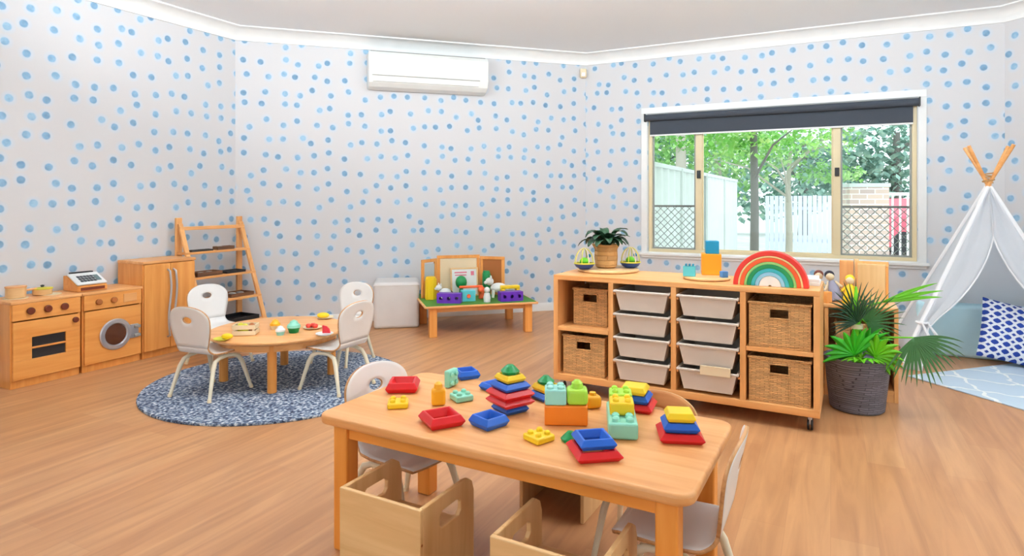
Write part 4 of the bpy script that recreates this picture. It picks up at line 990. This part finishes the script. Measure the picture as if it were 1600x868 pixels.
# cushion
def cushion(sz, th):
    n = 20; mb = MB(); vs = []; uvl = []
    for s in (1, -1):
        for i in range(n+1):
            for k in range(n+1):
                u_, v_ = -1+2*i/n, -1+2*k/n; e_ = max(0, (1-u_**2)*(1-v_**2)); pin = 1-.05*(1-abs(u_)**2)*(abs(v_)**4); pin2 = 1-.05*(1-abs(v_)**2)*(abs(u_)**4)
                vs.append((u_*sz/2*pin2, s*th/2*e_**.42, v_*sz/2*pin)); uvl.append((u_, v_))
    fs = []; m_ = (n+1)**2
    for s in (0, 1):
        for i in range(n):
            for k in range(n): a = s*m_+i*(n+1)+k; f_ = (a, a+1, a+n+2, a+n+1); fs.append(f_ if s else f_[::-1])
    mb.add(vs, fs); o = mb.build('lattice_cushion', 'cushion_print', smooth=True)
    ul = o.data.uv_layers.new(name='UVMap')
    for lp in o.data.loops:
        c_ = o.data.vertices[lp.vertex_index].co; ul.data[lp.index].uv = (c_.x/sz*6.5, c_.z/sz*8.5)
    return o
cu = cushion(.44, .15); cu.location = (3.62, 4.50, .235); cu.rotation_euler = (math.radians(-20), math.radians(12), math.radians(-20)); tag(cu, 'navy and white lattice cushion leaning in the tent opening', 'cushion')

# ------------------------------------------------------------------ rectangular table
TR = math.radians(-28.7); TC = Vector((.03, 2.10)); HT = .47; TLx, TLy = 1.27, .61
tb = thing('rectangular_table', (TC.x, TC.y, 0), TR, 'rectangular wooden play table covered with plastic blocks in the foreground', 'table')
MB().prism(rrect(TLx, TLy, .05), HT-.032, HT).build('tabletop', 'oak_x', tb, bevel=.010, seg=4, smooth=True)
mb = MB()
for a in (-1, 1): mb.bx(-.53, .53, a*.235, a*.253, HT-.085, HT-.032); mb.bx(a*.555, a*.573, -.20, .20, HT-.085, HT-.032)
mb.build('apron', 'honey_x', tb, bevel=.002)
for a in (-1, 1):
    for b in (-1, 1): MB().box((a*.56, b*.235, (HT-.032)/2), (.06, .06, HT-.032)).build('leg', 'honey_z', tb, bevel=.006)
# cube chairs
def cube_chair(name_label, loc, rz, W_=.305, D_=.28, H_=.33, rail=True):
    t = thing('cube_chair', (loc[0], loc[1], 0), rz, name_label, 'chair', 'birch cube chairs'); th = .014
    def sidep(x):
        outer = [(-D_/2+th, 0), (D_/2, 0), (D_/2, H_-.05), (D_/2-.012, H_-.018), (D_/2-.04, H_), (-D_/2+th, H_)]
        # panel around slot: four pieces sharing one mesh
        y0, y1, z0, z1 = -.045, .065, H_-.095, H_-.045
        slot = [(y0+.012, z0), (y1-.012, z0), (y1, z0+.012), (y1, z1-.012), (y1-.012, z1), (y0+.012, z1), (y0, z1-.012), (y0, z0+.012)]
        bm_ = bmesh.new(); vo_ = [bm_.verts.new((x-th/2, a, b)) for a, b in outer]; vi_ = [bm_.verts.new((x-th/2, a, b)) for a, b in slot]
        es = [bm_.edges.new((vo_[i], vo_[(i+1) % len(vo_)])) for i in range(len(vo_))]+[bm_.edges.new((vi_[i], vi_[(i+1) % 8])) for i in range(8)]
        r__ = bmesh.ops.triangle_fill(bm_, use_beauty=True, use_dissolve=False, edges=es)
        fc = [g for g in bm_.faces]
        ex = bmesh.ops.extrude_face_region(bm_, geom=fc); bmesh.ops.translate(bm_, verts=[g for g in ex['geom'] if isinstance(g, bmesh.types.BMVert)], vec=(th, 0, 0))
        bmesh.ops.recalc_face_normals(bm_, faces=bm_.faces)
        me = bpy.data.meshes.new('side_panel'); bm_.to_mesh(me); bm_.free(); me.materials.append(MATS['birch_z']); o = bpy.data.objects.new('side_panel', me); COL.objects.link(o); o.parent = t
        b_ = o.modifiers.new('b', 'BEVEL'); b_.width = .002; b_.limit_method = 'ANGLE'
    sidep(-W_/2+th/2); sidep(W_/2-th/2)
    MB().bx(-W_/2, W_/2, -D_/2, -D_/2+th, 0, H_).build('back_panel', 'birch_x', t, bevel=.003)
    MB().bx(-W_/2+th, W_/2-th, -D_/2+th, D_/2-.01, .17, .17+th).build('seat', 'birch_x', t, bevel=.002)
    if rail: MB().bx(-W_/2+th, W_/2-th, D_/2-.03, D_/2-.016, .02, .15).build('front_rail', 'birch_x', t, bevel=.002)
    for z in (.06, H_-.10):
        for x in (-W_/2-.001, W_/2-.001): mb = MB(); mb.cyl((x, -D_/2+.007, z), .004, .002, 10, axis='x'); mb.build('screw', 'wood_knob', t)
    return t
def mid(*pts): v_ = [at(px, py, .33) for px, py in pts]; return sum((Vector((q.x, q.y)) for q in v_), Vector((0, 0)))/len(v_)
m1 = mid((527, 760), (652, 800), (748, 741), (624, 706)); cube_chair('birch cube chair with slot handles pushed under the left part of the rectangular table', m1, math.radians(-29))
m2 = mid((761, 835), (846, 766), (1000, 808)); m2 = (Vector(at(761, 835, .33)[:2])+Vector(at(1000, 808, .33)[:2]))/2
cube_chair('birch cube chair cut off by the bottom edge, nearest the camera', m2, math.radians(-29))
cube_chair('cube chair on the far side under the table, mostly hidden in shade', (.215, 2.50), math.radians(151), .27, rail=False)

# ------------------------------------------------------------------ toys on the table
Zt = HT+.0006
def ring_mesh(a, h, open_=True):
    s = math.sqrt(2); mb = MB()
    if open_: mb.lathe([(q*s*a, z*h) for q, z in ((.84, 0), (1, .42), (1, .5), (.80, 1), (.70, 1), (.50, .35), (.50, 0))], 4, phase=PI/4, loop=True)
    else: mb.lathe([(q*s*a, z*h) for q, z in ((0, 0), (.84, 0), (1, .42), (1, .5), (.80, 1), (0, 1))], 4, phase=PI/4)
    return mb
def ring(loc, a, h, mat, label, rz, open_=True, rx=0, ry=0, name='pyramid_block'):
    o = ring_mesh(a, h, open_).build(name, mat, bevel=.0025); o.location = loc; o.rotation_euler = (rx, ry, rz); return tag(o, label, 'toy block', 'square stacking pyramid pieces')
def tpt(px, py, dz=0): p = at(px, py, Zt); return (p.x, p.y, Zt+dz)
ring(tpt(630, 608), .060, .038, 'red', 'red square frame at the left back of the table beside a yellow block', .05)
ring(tpt(690, 661), .060, .036, 'red', 'red square frame alone near the front left edge of the table', rad(28))
ring(tpt(764, 664), .048, .036, 'blue', 'blue square frame alone right of the red one near the front edge', rad(42))
ring(tpt(729, 589), .045, .034, 'blue', 'blue square frame at the back edge of the table behind the mint blocks', rad(24))
tx, ty, _ = tpt(797, 641); z = Zt
for a, mt_, lb in ((.048, 'blue', 'blue piece at the bottom of the tall stacked tower'), (.062, 'red', 'lower of the two red frames in the tall tower'), (.062, 'red', 'upper of the two red frames in the tall tower'),
                   (.052, 'blue', 'blue frame above the red frames in the tall tower'), (.040, 'yellow', 'yellow frame second from top of the tall tower'), (.024, 'green', 'green cap on top of the tall tower')):
    if mt_ == 'green': o = lat('pyramid_top_block', [(0, 0), (.030, 0), (.034, .009), (.016, .026), (.010, .030), (0, .030)], 'green', n=8); o.location = (tx, ty, z); o.rotation_euler = (0, 0, rad(35)); tag(o, lb, 'toy block')
    else: ring((tx, ty, z), a, .0255, mt_, lb, rad(35)); z += .026
ring(tpt(773, 608), .045, .028, 'blue', 'blue frame lying on the table half hidden behind the tall tower', rad(40))
tx, ty, _ = tpt(853, 621); z = Zt
for a, mt_, lb in ((.048, 'blue', 'blue frame at the base of the small stack behind the orange brick'), (.038, 'yellow', 'yellow frame in the small stack behind the orange brick'), (.024, 'green', 'green cap on the small stack behind the orange brick')):
    if mt_ == 'green': o = lat('pyramid_top_block', [(0, 0), (.028, 0), (.032, .009), (.014, .024), (.010, .028), (0, .028)], 'green', n=8); o.location = (tx, ty, z); tag(o, lb, 'toy block')
    else: ring((tx, ty, z), a, .027, mt_, lb, rad(35)); z += .0275
tx, ty, _ = tpt(995, 637); z = Zt
for k, (a, mt_, lb) in enumerate(((.062, 'red', 'red frame under a blue and a yellow one at the back right of the table'), (.052, 'blue', 'blue frame in the middle of the back right stack'), (.046, 'yellow', 'yellow piece on top of the back right stack'))):
    ring((tx-.004*k, ty, z), a, .027, mt_, lb, rad(-22), open_=k < 2); z += .0275
tx, ty, _ = tpt(1062, 683); z = Zt
for k, (a, mt_, lb) in enumerate(((.066, 'red', 'red frame at the base of the stack nearest the right end of the table'), (.053, 'blue', 'blue frame in the stack nearest the right end of the table'), (.043, 'yellow', 'yellow piece on top of the stack nearest the right end of the table'))):
    ring((tx, ty, z), a, .028, mt_, lb, rad(-7), open_=k < 2); z += .0285
tx, ty, _ = tpt(928, 710); z = Zt
ring((tx, ty, z), .066, .028, 'red', 'red frame under an open blue one at the front edge of the table', rad(10)); ring((tx, ty+.004, z+.0285), .053, .03, 'blue', 'open blue frame on the red one at the front edge of the table', rad(10))
o = lat('pyramid_top_block', [(0, 0), (.026, 0), (.030, .009), (.014, .024), (.010, .028), (0, .028)], 'green', n=8); o.location = tpt(891, 688); tag(o, 'green cap lying behind the front blue and red stack', 'toy block')
def soft_brick(loc, rz, nx, ny, h, mat, label, pitch=.034, stud=True, sr=.010):
    w_, d_ = nx*pitch, ny*pitch
    t = thing('building_brick', loc, rz, label, 'toy block', 'soft building bricks')
    MB().box((0, 0, h/2), (w_, d_, h)).build('body', mat, t, bevel=.006, seg=3, smooth=True)
    for i in range(nx):
        for k in range(ny):
            mb = MB(); mb.lathe([(0, h-.001), (sr, h-.001), (sr*.95, h+.007), (sr*.6, h+.0105), (0, h+.0115)], 14, ((i-(nx-1)/2)*pitch, (k-(ny-1)/2)*pitch, 0)); mb.build('stud', mat, t, smooth=True)
    return t
soft_brick(tpt(622, 634), rad(8), 2, 2, .020, 'yellow', 'flat yellow brick in front of the red frame at the left end of the table', .036)
soft_brick(tpt(842, 687), rad(38), 2, 2, .020, 'yellow', 'flat yellow brick lying near the front edge of the table', .036)
soft_brick(tpt(721, 624), rad(30), 2, 2, .022, 'mint', 'flat mint brick left of the tall tower', .034)
t = thing('building_brick', tpt(685, 632), rad(10), 'upright amber translucent brick beside the flat yellow brick', 'toy block')
MB().box((0, 0, .03), (.05, .034, .06)).build('body', 'amber', t, bevel=.010, seg=4, smooth=True); lat('stud', [(0, .058), (.016, .058), (.014, .075), (.006, .082), (0, .083)], 'amber', t, 16)
t = thing('building_brick', tpt(705, 603), rad(60), 'mint brick standing on edge beside the back blue frame', 'toy block')
MB().box((0, 0, .034), (.066, .022, .066)).build('body', 'mint', t, bevel=.006, seg=3, smooth=True)
for zz in (.018, .05):
    for xx in (-.016, .016): mb = MB(); mb.cyl((xx, -.011, zz), .009, -.008, 14, axis='y'); mb.build('stud', 'mint', t, bevel=.003, smooth=True)
bx_, by_, _ = tpt(884, 659); bo = thing('building_brick', (bx_, by_, Zt), rad(-3), 'large orange brick under the mint and lime bricks in the middle of the table', 'toy block')
MB().box((0, 0, .032), (.140, .072, .064)).build('body', 'orange_plastic', bo, bevel=.005, seg=3, smooth=True)
def off(dx, dy, r_=rad(-3)): return (bx_+dx*math.cos(r_)-dy*math.sin(r_), by_+dx*math.sin(r_)+dy*math.cos(r_))
soft_brick((*off(-.034, 0), Zt+.0645), rad(-3), 2, 2, .050, 'aqua', 'aqua brick with studs on the left half of the large orange brick', .035, sr=.012)
t = thing('building_brick', (*off(.037, 0), Zt+.0645), rad(-3), 'lime brick with one big stud on the right half of the large orange brick', 'toy block')
MB().box((0, 0, .025), (.068, .068, .05)).build('body', 'lime', t, bevel=.012, seg=4, smooth=True); lat('stud', [(0, .048), (.02, .048), (.018, .066), (.009, .075), (0, .076)], 'lime', t, 18)
t = thing('building_brick', tpt(926, 636), rad(15), 'amber rounded brick behind the lime brick', 'toy block')
MB().box((0, 0, .022), (.055, .045, .044)).build('body', 'amber', t, bevel=.012, seg=4, smooth=True); lat('stud', [(0, .042), (.013, .042), (.011, .054), (0, .056)], 'amber', t, 16)
gx, gy, _ = tpt(971, 667); gr = rad(83); g = thing('building_brick', (gx, gy, Zt), gr, 'long mint brick carrying yellow and lime bricks, pointing at the front edge', 'toy block')
MB().box((0, 0, .025), (.22, .09, .05)).build('body', 'mint', g, bevel=.008, seg=3, smooth=True)
for i in range(2):
    for k in (-1, 1): mb = MB(); mb.lathe([(0, .049), (.013, .049), (.012, .059), (.007, .064), (0, .065)], 14, (-.088+.036*i, k*.021, 0)); mb.build('stud', 'mint', g, smooth=True)
def goff(dx, dy): return (gx+dx*math.cos(gr)-dy*math.sin(gr), gy+dx*math.sin(gr)+dy*math.cos(gr))
soft_brick((*goff(-.005, .0), Zt+.0505), gr, 2, 2, .040, 'yellow', 'yellow brick in the middle of the long mint brick', .038)
soft_brick((*goff(.073, 0), Zt+.0505), gr, 2, 2, .045, 'lime', 'lime brick at the far end of the long mint brick', .037)

# ------------------------------------------------------------------ outside
MB().bx(-30, 50, 5.3, 60, -.25, -.15).build('ground_outside', 'concrete')
bpy.data.objects['ground_outside']['kind'] = 'structure'
def out(px, Y, z): return Vector(((px-800)/F*Y, Y, z))
GZ = -.15
def zof(py, Y): return CAMH-(py-HZ)/F*Y
# side fence receding: from left of window along V
f0 = Vector((1.62, 7.86)); 
fe = thing('metal_fence', (f0.x, f0.y, GZ), math.atan2(.891, .454), 'white corrugated metal fence running away from the window', 'fence')
L_ = 9.0
mb = MB(); n = 90; pr = []
for i in range(n+1):
    x = L_*i/n; pr.append((x, .03 if i % 4 < 2 else -.01))
vs = [(x, y, 0) for x, y in pr]+[(x, y, 1.8) for x, y in pr]; fs = [(i, i+1, n+2+i, n+1+i) for i in range(n)]
mb.add(vs, fs); mb.build('fence_sheet', 'fence_white', fe, solid=.004)
MB().bx(0, L_, -.03, .05, 1.8, 1.86).build('top_rail', 'fence_white', fe, bevel=.005)
for k in range(4): MB().bx(2.25*k+.02, 2.25*k+.07, -.045, -.012, 0, 1.84).build('post', 'fence_white', fe)
# far picket fence
pf0, pf1 = out(1196, 16, GZ), out(1325, 15, GZ); dpf = (pf1-pf0); Lp = dpf.length
pk = thing('picket_fence', pf0, math.atan2(dpf.y, dpf.x), 'pale lilac slatted fence between the metal fence and the brick pillar', 'fence')
mb = MB(); k = 0
while k*.11 < Lp: mb.bx(k*.11, k*.11+.09, -.01, .01, 0, 1.45); k += 1
mb.build('slats', 'picket', pk); MB().bx(0, Lp, .012, .04, .3, .38).build('lower_rail', 'picket', pk); MB().bx(0, Lp, .012, .04, 1.1, 1.18).build('upper_rail', 'picket', pk)
b0 = out(1350, 10, GZ); bp = thing('brick_pillar', b0, R27*.3, 'pale brick pillar beside the white gate', 'pillar')
MB().bx(-.29, .29, -.2, .2, 0, 1.55).build('shaft', 'brickwork', bp); MB().bx(-.31, .31, -.22, .22, 1.55, 1.61).build('cap', 'fence_white', bp, bevel=.01)
g0 = out(1383, 10.2, GZ); gt_ = thing('white_gate', g0, rad(-8), 'white metal gate of upright bars right of the brick pillar', 'gate')
MB().bx(-.06, .03, -.04, .04, 0, 1.55).build('post', 'white', gt_, bevel=.005)
for z in (.1, 1.42): MB().bx(.03, 1.1, -.015, .015, z, z+.05).build('rail', 'white', gt_)
for k in range(9): MB().bx(.1+k*.115, .125+k*.115, -.012, .012, .15, 1.42).build('bar', 'white', gt_)
# parked car
c0 = out(1440, 15.5, GZ); car = thing('car', c0, rad(12), 'red car parked beyond the white gate', 'car')
prf = [(-2, .25), (-2.0, .75), (-1.75, .95), (-1.1, 1.0), (-.6, 1.38), (.9, 1.4), (1.5, 1.0), (2, .9), (2.05, .3)]
mb = MB(); mb.rings([[(x, y, z) for x, z in prf] for y in (-.8, .8)]); mb.build('body', 'red_car', car, bevel=.06, smooth=True)
prf = [(-.98, 1.02), (-.56, 1.32), (.84, 1.34), (1.3, 1.02)]
mb = MB(); mb.rings([[(x, y, z) for x, z in prf] for y in (-.81, .81)]); mb.build('side_glass', 'dark_grey', car)
for x in (-1.3, 1.3):
    for y in (-.82, .66): mb = MB(); mb.cyl((x, y+.16, .31), .31, -.16, 24, axis='y'); mb.build('wheel', 'black', car, bevel=.02, smooth=True)
# trees
def tree(label, px, Y, r_, top, mat, crown, crmat, trunk='trunk_grey', seed=0, leaf=.09, branches=5):
    p = out(px, Y, GZ); t = thing('tree', p, 0, label, 'tree', 'trees outside the window'); rr = random.Random(seed)
    mb = MB(); mb.tube([(0, 0, 0), (.01*Y/8, 0, top*.4), (0, .02, top*.75), (.03, 0, top)], [r_*1.1, r_, r_*.8, r_*.5], 12); mb.build('trunk', trunk, t, smooth=True)
    for b in range(branches):
        a = rr.uniform(0, 2*PI); z = top*rr.uniform(.5, .9); l_ = rr.uniform(.6, 1.4)
        mb = MB(); mb.tube([(0, 0, z), (l_*.5*math.cos(a), l_*.5*math.sin(a), z+l_*.4), (l_*math.cos(a), l_*math.sin(a), z+l_*.55)], [r_*.4, r_*.25, r_*.1], 8); mb.build('branch', trunk, t, smooth=True)
    mb = MB(); mb.norec = True
    for (cx, cy, cz, R_, n) in crown:
        for _ in range(n):
            while True:
                q = Vector((rr.uniform(-1, 1), rr.uniform(-1, 1), rr.uniform(-1, 1)))
                if q.length < 1: break
            q = Vector((cx+q.x*R_[0], cy+q.y*R_[1], cz+q.z*R_[2]))
            M_ = Matrix.Translation(q) @ Matrix.Rotation(rr.uniform(0, 6.28), 4, 'Z') @ Matrix.Rotation(rr.uniform(-1.2, 1.2), 4, 'X')
            l_ = leaf*rr.uniform(.6, 1.3); w_ = l_*.42
            mb.add([(0, 0, 0), (w_, l_*.5, .01), (0, l_, 0), (-w_, l_*.5, .01)], [(0, 1, 2, 3)], 0, M_)
    mb.build('foliage', crmat, t); return t
tree('slim grey trunked tree in front of the metal fence', 1178, 7.7, .05, 3.2, 'x', [(-.2, .2, 2.05, (.75, .5, .22), 420), (-.5, 0, 2.4, (.8, .5, .5), 700), (.6, .3, 2.3, (.7, .5, .4), 400)], 'foliage_vivid', seed=1, leaf=.075)
tree('pale trunked tree with spreading branches in the middle of the window', 1232, 9.6, .05, 2.1, 'x', [(.1, 0, 2.3, (1.0, .6, .45), 800), (.6, 0, 1.75, (.6, .5, .14), 300), (.3, .2, 3.0, (1.3, .8, .5), 600)], 'foliage', 'trunk_pale', 2, .085, 6)
tree('tree with pale trunk behind the fence seen through the left pane', 1063, 15, .13, 5.0, 'x', [(0, .8, 3.0, (2.0, 1.0, 1.3), 1600)], 'foliage', 'trunk_pale', 3, .17, 4)
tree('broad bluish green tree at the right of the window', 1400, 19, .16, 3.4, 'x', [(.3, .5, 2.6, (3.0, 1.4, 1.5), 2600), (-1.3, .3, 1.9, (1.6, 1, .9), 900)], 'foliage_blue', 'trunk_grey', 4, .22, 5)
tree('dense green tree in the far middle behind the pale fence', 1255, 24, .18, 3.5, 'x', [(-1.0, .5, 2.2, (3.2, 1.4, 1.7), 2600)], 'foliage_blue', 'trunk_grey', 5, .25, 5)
tree('bushy green tree behind the metal fence near the left mullion', 1120, 19, .14, 4.0, 'x', [(0, .5, 3.0, (2.4, 1.2, 1.7), 2200)], 'foliage', 'trunk_pale', 6, .2, 4)
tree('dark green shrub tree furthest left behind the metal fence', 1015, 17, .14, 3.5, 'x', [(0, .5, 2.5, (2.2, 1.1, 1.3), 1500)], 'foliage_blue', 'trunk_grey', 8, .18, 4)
